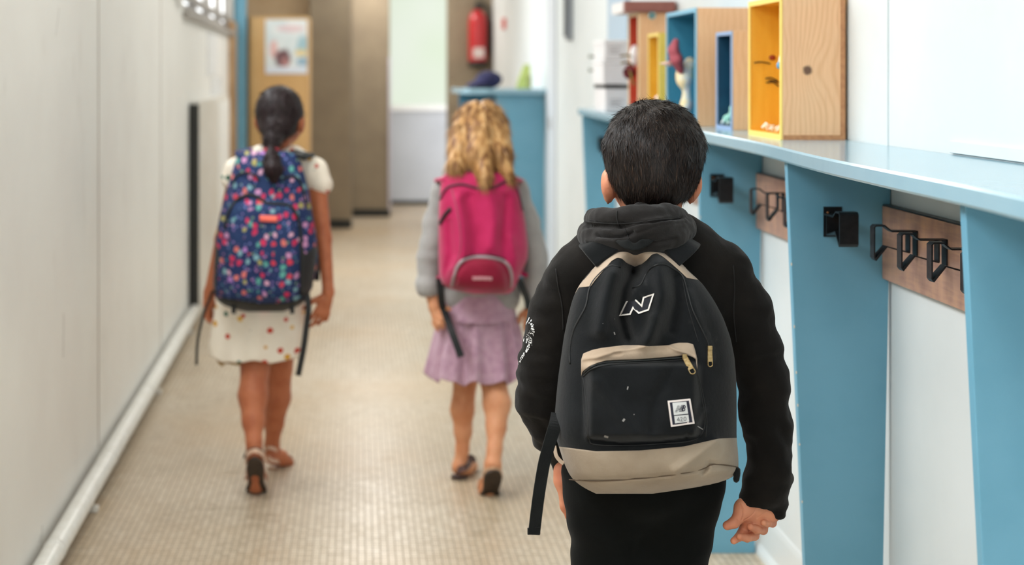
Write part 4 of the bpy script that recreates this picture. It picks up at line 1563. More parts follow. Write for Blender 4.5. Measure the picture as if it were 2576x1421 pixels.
sb.cap(W(1918, 1238, 2.371), W(1908, 1268, 2.37), .034, .0345, .008)
sb.cap(W(1930, 1245, 2.37), W(1937, 1280, 2.37), .028, .027, .006)
sb.cut(W(1868, 1318, 2.37), (.055, .1, .036), .003).cut(W(1935, 1362, 2.37), (.085, .1, .043), .003).cut(W(1436, 1242, 2.52), (.07, .1, .025), .003)


def sleeve_folds(V):
    zz = V[:, 2]
    side = np.clip((np.abs(V[:, 0] - W(1622, 800, YB)[0]) - 0.12) / 0.05, 0, 1)
    rings = np.clip(pnoise(V, (16, 16, 46)) * 2.2, -1, 1) + 0.8 * np.sin(zz * 60 + 9 * pnoise(V, (11, 11, 8)) + V[:, 0] * 50) * np.clip(pnoise(V, (7, 7, 9), 5.0) * 3, 0, 1)
    low = np.clip((0.72 - zz) / 0.12, 0, 1)
    return side * (0.0026 + 0.0022 * low) * rings + 0.0045 * pnoise(V, (13, 13, 20)) + 0.0016 * pnoise(V, (45, 45, 45))


swo, sV, sQ = body_obj('sweatshirt', sb, 0.004, m_hood, boy, 2, sleeve_folds)
# armhole seams
m_seam = M('dark_seam', '#131110', 0.9)
for pts in ([(1398, 676), (1404, 720), (1414, 770), (1417, 830)], [(1845, 668), (1848, 720), (1846, 790), (1852, 860)]):
    P2 = smooth_path([(*p,) for p in pts], 8)
    # drop the seam onto the sleeve surface
    out = []
    for x, y in P2:
        best, bp = 1e9, None
        cand = (sV[:, 0] * F / sV[:, 1] + CX - x) ** 2 + ((HC - sV[:, 2]) * F / sV[:, 1] + CY - y) ** 2
        ii = np.where(cand < 40)[0]
        if len(ii):
            j = ii[np.argmin(sV[ii, 1])]
            out.append(W(x, y, sV[j, 1] - 0.0005))
    if len(out) > 3:
        B().tube(out, 0.0011, 6).obj('seam', m_seam, swo, True)

# reflective speckled print on the left elbow
m_print = M('white_print', '#e8e8e6', 0.35)


def drop(x, y, off=0.0007):
    d2 = (sV[:, 0] * F / sV[:, 1] + CX - x) ** 2 + ((HC - sV[:, 2]) * F / sV[:, 1] + CY - y) ** 2
    ii = np.where(d2 < 30)[0]
    if not len(ii):
        return None
    ii = ii[sV[ii, 1] < sV[ii, 1].min() + 0.03]
    w_ = 1 / (d2[ii] + 1.0)
    return W(x, y, float((sV[ii, 1] * w_).sum() / w_.sum()) - off)


pr = B()
rnd = random.Random(5)
SVn = normals(sV, sQ)


def fleck(x, y, r, sc=1.6, a=0.0):
    p = drop(x, y)
    if p is None:
        return
    d2 = (sV[:, 0] - p[0]) ** 2 + (sV[:, 1] - p[1]) ** 2 + (sV[:, 2] - p[2]) ** 2
    n_ = Vector(SVn[int(np.argmin(d2))])
    p = Vector(sV[int(np.argmin(d2))]) * 0.3 + Vector(p) * 0.7
    u_ = n_.cross(Vector((0, 0, 1))).normalized()
    v_ = n_.cross(u_).normalized()
    k_ = 7
    vs_ = []
    for i in range(k_):
        t = 2 * math.pi * i / k_
        c_, s2 = r * math.cos(t), r * sc * math.sin(t)
        cc, ss = c_ * math.cos(a) - s2 * math.sin(a), c_ * math.sin(a) + s2 * math.cos(a)
        vs_.append(p + u_ * cc + v_ * ss + n_ * 0.0012)
    pr.bm.faces.new([pr.bm.verts.new(q) for q in vs_])


cp = lambda x, y: (1276 + x / 8.885, 780 + y / 8.885)
for i in range(150):
    t = rnd.random()
    bx, by = smooth_path([(560, 330), (580, 420), (540, 520), (500, 640), (520, 760), (470, 860), (420, 940), (340, 1060), (270, 1180)], 12)[int(t * 95)]
    spread = 55 * math.exp(-((t - .33) / .2) ** 2) + 16
    x, y = cp(bx + rnd.uniform(-1, 1) * spread, by + rnd.uniform(-1, 1) * 30)
    fleck(x, y, rnd.uniform(.0004, .0010), rnd.uniform(1.0, 2.2), rnd.uniform(-1, 1))
for x, y, r in ((385, 675, .0026), (438, 720, .0016), (262, 1200, .0020), (315, 1080, .0010), (545, 240, .0018), (545, 315, .0016), (505, 290, .0014), (470, 800, .0014)):
    fleck(*cp(x, y), r, 1.2, .2)
for k_ in range(5):
    fleck(*cp(500 - k_ * 14, 190 + k_ * 28), .0014, 1.8, .5)
pr.obj('elbow_print', m_print, swo)['label'] = 'white speckled reflective elbow print'

# hood lying in folds behind the neck
m_hood2 = weave('charcoal_fleece', '#211f1e', '#292726', 750, 0.35, 0.95, 14, 0.12)
hd = Body(0.006)
low = smooth_path([(*W(1512, 592, 2.47), .018), (*W(1484, 590, 2.42), .020), (*W(1496, 594, 2.36), .022), (*W(1545, 600, 2.325), .022), (*W(1610, 600, 2.305), .023), (*W(1668, 590, 2.318), .026), (*W(1706, 578, 2.36), .026), (*W(1716, 572, 2.42), .022), (*W(1695, 578, 2.48), .02)], 4)
hd.chain([tuple(p) for p in low], .004)
up_ = smooth_path([(*W(1530, 555, 2.47), .014), (*W(1492, 548, 2.42), .014), (*W(1508, 550, 2.35), .017), (*W(1560, 549, 2.318), .018), (*W(1625, 543, 2.305), .0175), (*W(1680, 541, 2.33), .018), (*W(1706, 545, 2.38), .016), (*W(1690, 550, 2.46), .014)], 4)
mid_ = smooth_path([(*W(1560, 590, 2.318), .010), (*W(1600, 580, 2.292), .014), (*W(1650, 570, 2.292), .016), (*W(1695, 566, 2.325), .016), (*W(1716, 560, 2.38), .013)], 4)
hd.chain([tuple(p) for p in mid_], .004)
hd.chain([tuple(p) for p in up_], .0035)
hd.chain([(*W(1590, 540, 2.352), .014), (*W(1612, 528, 2.350), .012), (*W(1640, 535, 2.352), .014)], .006)
hd.ell(W(1612, 600, 2.322), (.075, .03, .022), .012)
hd.ell(W(1609, 612, 2.318), (.038, .026, .018), .01)
hd.chain([(*W(1500, 600, 2.47), .012), (*W(1510, 640, 2.50), .014), (*W(1560, 700, 2.52), .014), (*W(1690, 700, 2.52), .014), (*W(1740, 620, 2.50), .014)], .01)


def hood_folds(V):
    x = V[:, 0] * F / V[:, 1] + CX
    y = (HC - V[:, 2]) * F / V[:, 1] + CY
    f = -0.002 * ridge(x, y, [(1470, 572), (1530, 568), (1590, 577), (1650, 566), (1722, 560)], 3.2)
    f += -0.003 * ridge(x, y, [(1482, 556), (1550, 561), (1620, 556), (1700, 549)], 2.0)
    f += -0.003 * ridge(x, y, [(1500, 590), (1550, 596), (1585, 592), (1650, 570)], 3.0)
    f += 0.003 * ridge(x, y, [(1478, 605), (1560, 603), (1600, 610)], 5)
    f -= 0.006 * ridge(x, y, [(1474, 566), (1530, 566), (1556, 568)], 4)
    f -= 0.006 * ridge(x, y, [(1556, 571), (1610, 560), (1660, 553), (1718, 546)], 3.5)
    f -= 0.007 * ridge(x, y, [(1502, 590), (1540, 598), (1575, 592), (1590, 584)], 5)
    f -= 0.005 * ridge(x, y, [(1556, 607), (1640, 612), (1700, 600)], 4)
    f += 0.003 * ridge(x, y, [(1510, 580), (1535, 583)], 5)
    return f + 0.003 * pnoise(V, (26, 26, 42)) + 0.0015 * pnoise(V, (70, 70, 90))


hoo, dV, dQ = body_obj('hood', hd, 0.0028, m_hood2, boy, 1, hood_folds)
hoo['label'] = 'charcoal hood folded behind the neck'
m_seam2 = M('grey_seam', '#1c1b1b', 0.9)


def drop_on(V, pts, off=0.0004):
    out = []
    X_, Y_ = V[:, 0] * F / V[:, 1] + CX, (HC - V[:, 2]) * F / V[:, 1] + CY
    for x, y in pts:
        d2 = (X_ - x) ** 2 + (Y_ - y) ** 2
        ii = np.where(d2 < 12)[0]
        if len(ii):
            out.append(W(x, y, V[ii, 1].min() - off))
    return out


for pts in ([(1470, 557), (1500, 560), (1545, 563), (1555, 563)], [(1555, 563), (1600, 560), (1650, 553), (1712, 548)], [(1552, 530), (1551, 545), (1555, 562), (1556, 570)], [(1571, 575), (1576, 588), (1583, 600)]):
    o_ = drop_on(dV, smooth_path(pts, 8))
    if len(o_) > 3:
        B().tube(o_, 0.0009, 6).obj('seam', m_seam2, hoo, True)

# ------------------------------------------------------------------ the boy's backpack
rows = [(624, 1565, 1646, .030), (632, 1545, 1668, .040), (645, 1526, 1692, .052), (660, 1506, 1712, .060), (690, 1478, 1742, .070), (712, 1460, 1766, .076),
        (738, 1446, 1785, .082), (760, 1438, 1799, .086), (800, 1428, 1820, .094), (850, 1418, 1838, .102), (900, 1411, 1848, .110), (950, 1404, 1852, .116),
        (1000, 1399, 1853, .122), (1050, 1395, 1853, .128), (1100, 1398, 1853, .132), (1130, 1408, 1856, .133), (1160, 1417, 1858, .132), (1185, 1428, 1857, .128),
        (1200, 1436, 1846, .122), (1212, 1448, 1818, .112), (1224, 1464, 1768, .095), (1234, 1482, 1700, .075), (1242, 1500, 1640, .05)]


def boy_extra(px, py):
    e = -0.034 * gauss(px, py, 1596, 672, 24, 30)
    e += -0.020 * ridge(px, py, [(1590, 690), (1572, 730), (1562, 790), (1580, 850)], 17)
    e += 0.013 * ridge(px, py, [(1540, 690), (1520, 760), (1510, 830)], 22)
    e += 0.014 * ridge(px, py, [(1655, 665), (1665, 740), (1650, 810), (1625, 860)], 20)
    e += -0.010 * ridge(px, py, [(1700, 700), (1705, 760), (1690, 830)], 16)
    e += 0.006 * ridge(px, py, [(1735, 740), (1765, 830), (1785, 900)], 14)
    e += 0.007 * ridge(px, py, [(1640, 800), (1640, 850)], 18)
    e += 0.015 * sst(py, 905, 925) * (1 - sst(py, 1090, 1118)) * sst(px, 1462, 1492) * (1 - sst(px, 1740, 1768))
    e += 0.004 * ridge(px, py, [(1500, 960), (1560, 1040), (1600, 1090)], 18) * sst(py, 930, 960)
    e += -0.004 * ridge(px, py, [(1690, 930), (1650, 1000), (1640, 1080)], 16)
    e += 0.005 * ridge(px, py, [(1735, 1085), (1757, 1060), (1768, 1030)], 8)
    e += -0.005 * ridge(px, py, [(1725, 1100), (1745, 1072)], 5)
    e += -0.006 * ridge(px, py, [(1485, 1105), (1560, 1116), (1660, 1112), (1760, 1098)], 5)
    # bottom panel creases
    e += -0.007 * ridge(px, py, [(1770, 1190), (1785, 1165), (1800, 1168), (1850, 1172)], 5)
    e += 0.006 * ridge(px, py, [(1700, 1185), (1750, 1150), (1800, 1110)], 13)
    e += -0.004 * ridge(px, py, [(1435, 1205), (1560, 1206), (1680, 1196), (1780, 1180), (1850, 1174)], 3.0)
    e = e * 1.6
    w = np.sin(px * .043 + py * .017) * np.sin(py * .037 - px * .011)
    return e + 0.0016 * w


bag1 = Bag(rows, 2.335, 2.7, boy_extra)
m_can = weave('black_canvas', '#181a1c', '#111314', 1000, 0.35, 0.92, 14, 0.1, '#4a4a49')
m_tan = weave('tan_canvas', '#b5a18c', '#a8937d', 900, 0.28, 0.9, 16, 0.2, '#d2c6b6')
m_tan2 = weave('worn_tan_canvas', '#a59683', '#948471', 900, 0.3, 0.85, 10, 0.2, '#c9bba8')
m_web = weave('black_webbing', '#151717', '#101212', 600, 0.35, 0.8, 40, 0.1)
m_pipe2 = M('black_piping', '#0d0f10', 0.6)
m_zip = M('zip_teeth', '#1d2020', 0.45, metallic=0.3)
m_brass = M('brass', '#b09a70', 0.42, (200, '#93794a'), metallic=0.7)
bp = empty('backpack', W(1625, 1240, 2.26), 'black canvas backpack with tan yoke and tan base, worn by the nearest child', 'backpack', 'school backpacks worn by the children')
bag1.build('bag_body', m_can, bp, 150, 120)
# tan yoke
outer = [(1446, 737), (1452, 724), (1460, 712), (1468, 700), (1480, 688), (1506, 660), (1527, 645), (1546, 632), (1566, 626), (1605, 625), (1645, 625), (1667, 633), (1690, 645), (1711, 660), (1730, 677), (1750, 695), (1767, 713)]
outer = [(x, y) for x, y in outer]
inner = [(1446, 738), (1456, 723), (1486, 720), (1497, 705), (1516, 682), (1539, 656), (1553, 648), (1564, 650), (1577, 662), (1597, 671), (1615, 664), (1627, 654), (1640, 640), (1653, 637), (1669, 646), (1688, 662), (1716, 687), (1728, 699), (1757, 704), (1767, 714)]


def clampx(P, bag, k=0.9985):
    out = []
    for x, y in P:
        l, r = bag.lr(y)
        c, w = (l + r) / 2, (r - l) / 2
        out.append((min(max(x, c - w * k), c + w * k), y))
    return out


bag1.patch('top_yoke', clampx(outer, bag1, .9999), clampx(inner, bag1), m_tan, bp, 0.0018, 110, 12, 0, 0.0035)['label'] = 'tan canvas yoke'


def full_rows(bag, ytop, ybot, n=40):
    """edge pair for a panel that wraps the whole outer side between two lines ytop(u), ybot(u), u from -1 to 1"""
    us = np.sin(np.linspace(-1, 1, n) * np.pi / 2) * 0.9995
    A, Bb = [], []
    for f, L in ((ytop, A), (ybot, Bb)):
        for u in us:
            y = f(u)
            l, r = bag.lr(y)
            L.append(((l + r) / 2 + u * (r - l) / 2, y))
    return A, Bb


def wrap_panel(bag, name, ytop, ybot, mat, parent, off=0.0018, nu=90, nv=14, thick=0.0035):
    us = np.sin(np.linspace(-1, 1, nu) * np.pi / 2) * 0.9995
    V = []
    for j in range(-1, nv + 1):
        f = min(max(j / (nv - 1), 0), 1)
        ys = np.array([ytop(u) * (1 - f) + ybot(u) * f for u in us])
        l, r = bag.lr(ys)
        V.append(bag.at((l + r) / 2 + us * (r - l) / 2, ys, off if -1 < j < nv else off - thick))
    V = np.concatenate(V)
    Q = []
    for j in range(nv + 1):
        i = np.arange(nu - 1) + j * nu
        Q.append(np.stack([i, i + nu, i + nu + 1, i + 1], 1))
    return mesh_obj(name, V, np.concatenate(Q), mat, parent)


yt = lambda u: float(np.interp(u, [-1, -.6, -.1, .4, .62, .8, 1], [1123, 1135, 1133, 1123, 1112, 1103, 1101]))
wrap_panel(bag1, 'base_panel', yt, lambda u: 1241.5, m_tan2, bp, 0.0022, 120, 26)['label'] = 'worn tan canvas base'
o_ = bag1.line('seam_piping', [(1432, 1206), (1500, 1210), (1590, 1205), (1680, 1196), (1760, 1182), (1795, 1168), (1840, 1172), (1857, 1176)], 0.0010, M('brown_seam', '#5d4c3b', 0.8), bp, 0.0034)
# main zip, running up, over and down
bag1.line('main_zip', [(1434, 915), (1433, 878), (1442, 833), (1458, 800), (1474, 768), (1484, 722), (1505, 692), (1535, 668), (1560, 672)], 0.0016, m_pipe2, bp, 0.0006)
bag1.line('main_zip', [(1592, 724), (1612, 715), (1625, 690), (1640, 672), (1665, 664), (1690, 674), (1717, 694), (1730, 736), (1743, 781), (1765, 827), (1780, 858), (1785, 880)], 0.0016, m_pipe2, bp, 0.0006)
bag1.line('side_seam', [(1463, 905), (1466, 980), (1470, 1050), (1478, 1100)], 0.0008, m_pipe2, bp, 0.0003)
bag1.line('side_seam', [(1752, 930), (1770, 1000), (1778, 1060), (1775, 1098)], 0.0008, m_pipe2, bp, 0.0003)
bag1.line('side_seam', [(1717, 700), (1728, 760), (1745, 820), (1757, 860)], 0.0008, m_pipe2, bp, 0.0004)
# front pocket zip and its tan flap
topf = [(1462, 905), (1467, 889), (1490, 880), (1513, 875), (1569, 868), (1607, 868), (1631, 871), (1658, 869.5), (1683, 868), (1695, 864), (1707, 862), (1731, 862), (1744, 866), (1749, 881), (1754, 903)]
botf = [(1462, 946), (1466, 934), (1485, 920), (1505, 912), (1524, 907), (1560, 905), (1602, 904), (1640, 901), (1667, 899), (1700, 896), (1723, 893), (1735, 895), (1744, 899), (1750, 904), (1754, 930)]


def flap_folds(px, py):
    f = 0.0035 * ridge(px, py, [(1463, 904), (1500, 900), (1540, 886), (1568, 880), (1620, 873)], 4.5)
    f += 0.004 * ridge(px, py, [(1683, 870), (1700, 880), (1730, 890), (1752, 902)], 4.0)
    f -= 0.003 * ridge(px, py, [(1545, 890), (1560, 888)], 5)
    return f


bag1.patch('pocket_flap', topf, botf, m_tan, bp, 0.0022, 90, 16, 0.004, 0.006, flap_folds)['label'] = 'tan zip flap'
bag1.line('pocket_zip', [(1470, 938), (1484, 925), (1505, 916), (1535, 911), (1580, 908.5), (1630, 906), (1680, 902), (1728, 899)], 0.0017, m_zip, bp, 0.0022)
bag1.line('pocket_zip_tape', [(1468, 946), (1486, 930), (1515, 920), (1580, 914), (1650, 910), (1735, 903)], 0.0012, m_pipe2, bp, 0.0016)
bag1.line('pocket_edge', [(1467, 950), (1478, 1040), (1482, 1104), (1500, 1118), (1580, 1120), (1660, 1116), (1740, 1108), (1768, 1085), (1772, 1040), (1752, 935)], 0.0009, m_pipe2, bp, 0.0005)


def puller(p0, p1, wpx, parent, bag, off, name='zip_puller'):
    a = Vector(bag.at(*p0, off))
    b_ = Vector(bag.at(*p1, off + 0.001))
    d = (b_ - a).normalized()
    L = (b_ - a).length
    s_ = d.cross(Vector((0, 1, 0))).normalized()
    hw_ = wpx / 2 / 1600
    bb = B()
    outl = []
    for i in range(12):
        t = math.pi * i / 11
        outl.append(b_ - d * hw_ + s_ * hw_ * math.cos(t) + d * hw_ * math.sin(t))
    ring = [a + s_ * hw_ * .8] + outl + [a - s_ * hw_ * .8]
    bb.tube(ring + [ring[0]], 0.0009, 8)
    bb.poly([a + s_ * hw_ * .8 + Vector((0, .0004, 0)), a - s_ * hw_ * .8 + Vector((0, .0004, 0)), b_ - d * L * .28 - s_ * hw_ * .85, b_ - d * L * .28 + s_ * hw_ * .85], (0, -0.0012, 0))
    bb.box(a.x - .0035, a.x + .0035, a.y - .003, a.y + .002, a.z - .002, a.z + .004, .0006)
    return bb.obj(name, m_brass, parent)


puller((1722, 897), (1745, 940), 13, bp, bag1, 0.010)
puller((1786, 876), (1787, 922), 11, bp, bag1, 0.007)

# stitched N outline
m_logo = M('white_stitch', '#e9e4de', 0.7, (300, '#d8d2ca'))
m_logo_in = M('navy_fill', '#15161f', 0.8)
cN = lambda x, y: (1500 + x / 11.84, 700 + y / 11.84)
NP = [cN(*p) for p in ((712, 1100), (900, 705), (1178, 655), (1352, 822), (1408, 575), (1695, 478), (1550, 935), (1265, 1032), (1092, 872), (1005, 1062))]


def dens(P, closed=True, step=4.0):
    out = []
    m = len(P)
    for i in range(m if closed else m - 1):
        a, c = np.array(P[i], float), np.array(P[(i + 1) % m], float)
        k_ = max(1, int(np.linalg.norm(c - a) / step))
        for j in range(k_):
            out.append(tuple(a + (c - a) * j / k_))
    if not closed:
        out.append(tuple(P[-1]))
    return out


bb = B()
bag1.ribbon(bb, NP, 3.9, 0.0009, True, 0.0009)
lg = bb.obj('emblem_outline', m_logo, bp)
lg['label'] = 'white stitched letter outline'
bb = B()
for tri in ((0, 1, 8, 9), (1, 2, 8), (2, 3, 7, 8), (3, 4, 6, 7), (4, 5, 6)):
    pass
for quad in ((NP[0], NP[1], NP[8], NP[9]), (NP[1], NP[2], NP[8], NP[8]), (NP[2], NP[3], NP[7], NP[8]), (NP[3], NP[4], NP[6], NP[7]), (NP[4], NP[5], NP[6], NP[6])):
    q = [np.array(p) for p in quad]
    n_ = 5
    G = [[q[0] * (1 - a) * (1 - c) + q[1] * a * (1 - c) + q[2] * a * c + q[3] * (1 - a) * c for a in np.linspace(0, 1, n_)] for c in np.linspace(0, 1, n_)]
    for i in range(n_ - 1):
        for j in range(n_ - 1):
            pp = [G[i][j], G[i][j + 1], G[i + 1][j + 1], G[i + 1][j]]
            w_ = bag1.at([p[0] for p in pp], [p[1] for p in pp], 0.0012)
            try:
                bb.bm.faces.new([bb.bm.verts.new(v) for v in w_])
            except ValueError:
                pass
bb.obj('emblem_fill', m_logo_in, bp)

# woven patch
cP = lambda x, y: (1640 + x / 11.84, 980 + y / 11.84)
m_pw = M('patch_white', '#e7dcd6', 0.7)
m_pg = M('patch_grey', '#d3d4d2', 0.7)
m_pn = M('patch_navy', '#191a2b', 0.7)


def quad_panel(C, off, mat, parent, name, n_=6):
    bb = B()
    q = [np.array(cP(*p)) for p in C]
    G = [[q[0] * (1 - a) * (1 - c) + q[1] * a * (1 - c) + q[2] * a * c + q[3] * (1 - a) * c for a in np.linspace(0, 1, n_)] for c in np.linspace(0, 1, n_)]
    vs = [[bb.bm.verts.new(bag1.at(p[0], p[1], off)) for p in r_] for r_ in G]
    for i in range(n_ - 1):
        for j in range(n_ - 1):
            bb.bm.faces.new([vs[i][j], vs[i][j + 1], vs[i + 1][j + 1], vs[i + 1][j]])
    rim = vs[0] + [r_[-1] for r_ in vs[1:]] + vs[-1][::-1][1:] + [r_[0] for r_ in vs[::-1][1:-1]]
    low_ = [bb.bm.verts.new(v.co + Vector((0, 0.0015, 0))) for v in rim]
    for i in range(len(rim)):
        j = (i + 1) % len(rim)
        bb.bm.faces.new([rim[i], rim[j], low_[j], low_[i]])
    return bb.obj(name, mat, parent)


pt = quad_panel([(470, 338), (1145, 272), (1272, 1008), (572, 1112)], 0.0020, m_pw, bp, 'woven_patch')
pt['label'] = 'white edged woven patch with 420'
quad_panel([(530, 385), (1100, 330), (1210, 968), (618, 1052)], 0.0024, m_pn, pt, 'patch_field')
quad_panel([(610, 395), (1025, 358), (1080, 715), (655, 757)], 0.0028, m_pg, pt, 'patch_panel')
quad_panel([(665, 787), (1085, 745), (1112, 952), (690, 1006)], 0.0028, m_pg, pt, 'patch_panel')


def strokes(lst, wid, off=0.0031):
    bb = B()
    for P, w_, cl in lst:
        bag1.ribbon(bb, [cP(*p) for p in P], (w_ or wid) / 11.84, off, cl, 0.0002)
    return bb


ell_ = lambda cx, cy, rx, ry, n_=18: [(cx + rx * math.cos(2 * math.pi * i / n_), cy + ry * math.sin(2 * math.pi * i / n_)) for i in range(n_)]
strokes([([(814, 940), (795, 828), (752, 908), (832, 897)], 0, False),
         ([(850, 850), (858, 828), (878, 820), (897, 832), (900, 858), (885, 890), (858, 940), (932, 932)], 0, False),
         (ell_(984, 868, 36, 56), 0, True)], 11).obj('number_print', m_pn, pt)
strokes([([(752, 486), (818, 482)], 9, False), ([(742, 524), (828, 516)], 12, False), ([(722, 574), (885, 560)], 12, False), ([(700, 620), (772, 612)], 14, False), ([(684, 662), (757, 654)], 12, False),
         ([(868, 470), (985, 464)], 16, False), ([(852, 512), (915, 506)], 20, False), ([(845, 545), (925, 540)], 20, False), ([(790, 602), (890, 600)], 22, False), ([(806, 644), (930, 638)], 20, False),
         ([(905, 640), (950, 475)], 26, False), (ell_(962, 510, 34, 34), 24, True), (ell_(938, 592, 42, 38), 26, True)], 12).obj('monogram_print', m_pn, pt)
# chalk marks
m_chalk = M('chalk_mark', '#8f8d8a', 0.9)
for P, w_ in (([(1578, 980), (1580, 972)], 3), ([(1567, 1055), (1571, 1058)], 8), ([(1516, 814), (1547, 802)], 1.6), ([(1545, 835), (1547, 842)], 3), ([(1594, 1042), (1596, 1043)], 2.5), ([(1520, 1097), (1530, 1100)], 5), ([(1755, 1072), (1768, 1080)], 2.5)):
    bb = B()
    bag1.ribbon(bb, P, w_, 0.0006, False, 0.0002)
    bb.obj('scuff_mark', m_chalk, bp)

# carrying loop
lo_ = [(1548, 607), (1560, 618), (1575, 626), (1595, 630), (1615, 626), (1632, 616), (1646, 604)]
hi_ = [(1553, 604), (1568, 604), (1580, 603), (1596, 612), (1613, 602), (1628, 602), (1641, 601)]
vv, ff = [], []
for (a, c) in zip(smooth_path(lo_, 5), smooth_path(hi_, 5)):
    for j in range(5):
        f = j / 4
        x, y = a[0] * (1 - f) + c[0] * f, a[1] * (1 - f) + c[1] * f
        mid = 1 - ((x - 1597) / 50) ** 2
        vv.append(W(x, y, 2.283 - 0.018 * mid + 0.006 * f))
    for j in range(5):
        f = 1 - j / 4
        x, y = a[0] * (1 - f) + c[0] * f, a[1] * (1 - f) + c[1] * f
        mid = 1 - ((x - 1597) / 50) ** 2
        vv.append(W(x, y, 2.288 - 0.018 * mid + 0.006 * f))
nl = len(vv) // 10
for i in range(nl - 1):
    for j in range(10):
        ff.append([i * 10 + j, i * 10 + (j + 1) % 10, (i + 1) * 10 + (j + 1) % 10, (i + 1) * 10 + j])
mesh_obj('carry_loop', vv, ff, m_web, bp)

# padded shoulder straps over the shoulders, under the arms and back to the base
for s_, pts, wd in ((-1, [(*W(1532, 648, 2.300), 0), (*W(1506, 618, 2.315), 0), (*W(1497, 607, 2.34), 0), (*W(1490, 603, 2.40), 0), (*W(1484, 612, 2.465), 0), (*W(1476, 700, 2.535), 0), (*W(1462, 850, 2.545), 0), (*W(1420, 1000, 2.50), 0), (*W(1432, 1070, 2.40), 0), (*W(1440, 1090, 2.33), 0)], .052),
                    (1, [(*W(1680, 640, 2.300), 0), (*W(1712, 612, 2.315), 0), (*W(1722, 602, 2.34), 0), (*W(1730, 598, 2.40), 0), (*W(1735, 608, 2.465), 0), (*W(1745, 700, 2.535), 0), (*W(1765, 850, 2.545), 0), (*W(1800, 1000, 2.50), 0), (*W(1812, 1080, 2.40), 0), (*W(1815, 1110, 2.33), 0)], .052)):
    P3 = [p[:3] for p in smooth_path(pts, 6)]
    wdirs = []
    for i in range(len(P3)):
        f = min(1, i / 12)
        wdirs.append((0.9, 0.10, -0.52 * s_))
    ob = B().tube([tuple(p) for p in P3], 0, flat=(wd, 0.010, [Vector(w_) for w_ in wdirs])).obj('shoulder_strap', m_can, bp, True)
    mod = ob.modifiers.new('round', 'BEVEL')
    mod.width = 0.003
    mod.segments = 2
    mod.limit_method = 'ANGLE'

# loose webbing end at lower left, stub at lower right
pts = [(1402, 1040, 2.30), (1396, 1070, 2.275), (1384, 1110, 2.262), (1370, 1160, 2.256), (1360, 1215, 2.252), (1352, 1270, 2.25), (1343, 1345, 2.25)]
P3 = [W(*p) for p in smooth_path(pts, 5)]
ws = B().tube(P3, 0, flat=(0.0200, 0.0016, (1, 0.25, 0.12))).obj('webbing_end', m_web, bp)
ws['label'] = 'loose black webbing end'
pe = [Vector(P3[-1]) + Vector((0, 0, .001)), Vector(P3[-1]) + Vector((0, 0, .0115))]
B().tube(pe, 0, flat=(0.0206, 0.0034, (1, 0.25, 0.12))).obj('stitched_hem', m_web, ws)
B().tube([W(*p) for p in smooth_path([(1853, 1180, 2.29), (1853, 1200, 2.28), (1850, 1212, 2.28)], 4)], [.006, .006, .006, .0055, .005, .005, .005, .004, .003], 8).obj('adjuster_stub', m_web, bp, True)
bag1s = bag1
# inner curved strap edge seen at the lower left
B().tube([W(*p) for p in smooth_path([(1395, 1122, 2.31), (1399, 1145, 2.30), (1408, 1158, 2.295), (1418, 1166, 2.29)], 5)], 0, flat=(0.006, 0.0016, (0.6, 0.2, 1))).obj('strap_anchor', m_tan, bp)

# ------------------------------------------------------------------ the girl with the floral bag
YG = 4.60
m_skin2 = skin_mat('skin_tan', '#b9704c', '#a9603f')
g1 = empty('person', (W(655, 1180, YG)[0], YG, 0),
           'person with a dark braid and a cream fruit-print dress walking beside the left wall', 'person', 'children walking down the corridor')
b = Body(0.014)
hc1 = W(705, 292, 4.62)
P1, R1 = add_head(b, hc1, 0.0735, -22, 3)
b.cap(W(704, 330, 4.605), W(698, 400, 4.60), 0.035, 0.037, .02)
b.cap(W(615, 425, YG), W(785, 430, YG), 0.03, 0.03, .03)
b.ell(W(690, 520, YG), (0.10, 0.065, 0.15), .03).ell(W(670, 700, YG), (0.105, 0.07, 0.14), .03).ell(W(655, 800, YG), (0.115, 0.08, 0.08), .03)
b.chain([(*W(597, 440, YG), .031), (*W(560, 600, 4.61), .025), (*W(528, 735, 4.62), .0185), (*W(524, 752, 4.62), .018)], .012)
b.chain([(*W(795, 445, YG), .032), (*W(800, 480, 4.59), .030), (*W(815, 600, 4.57), .0245), (*W(826, 735, 4.53), .0185), (*W(822, 752, 4.53), .018)], .012)
# legs: left one pushing off, right one planted ahead
b.chain([(*W(640, 840, 4.58), .062), (*W(642, 925, 4.54), .045), (*W(636, 995, 4.49), .046), (*W(637, 1060, 4.45), .034), (*W(639, 1112, 4.415), .024), (*W(640, 1140, 4.405), .025)], .014)
b.chain([(*W(705, 840, 4.62), .060), (*W(702, 925, 4.67), .043), (*W(698, 1000, 4.70), .043), (*W(690, 1065, 4.73), .031), (*W(684, 1118, 4.755), .0235), (*W(686, 1145, 4.75), .026)], .014)
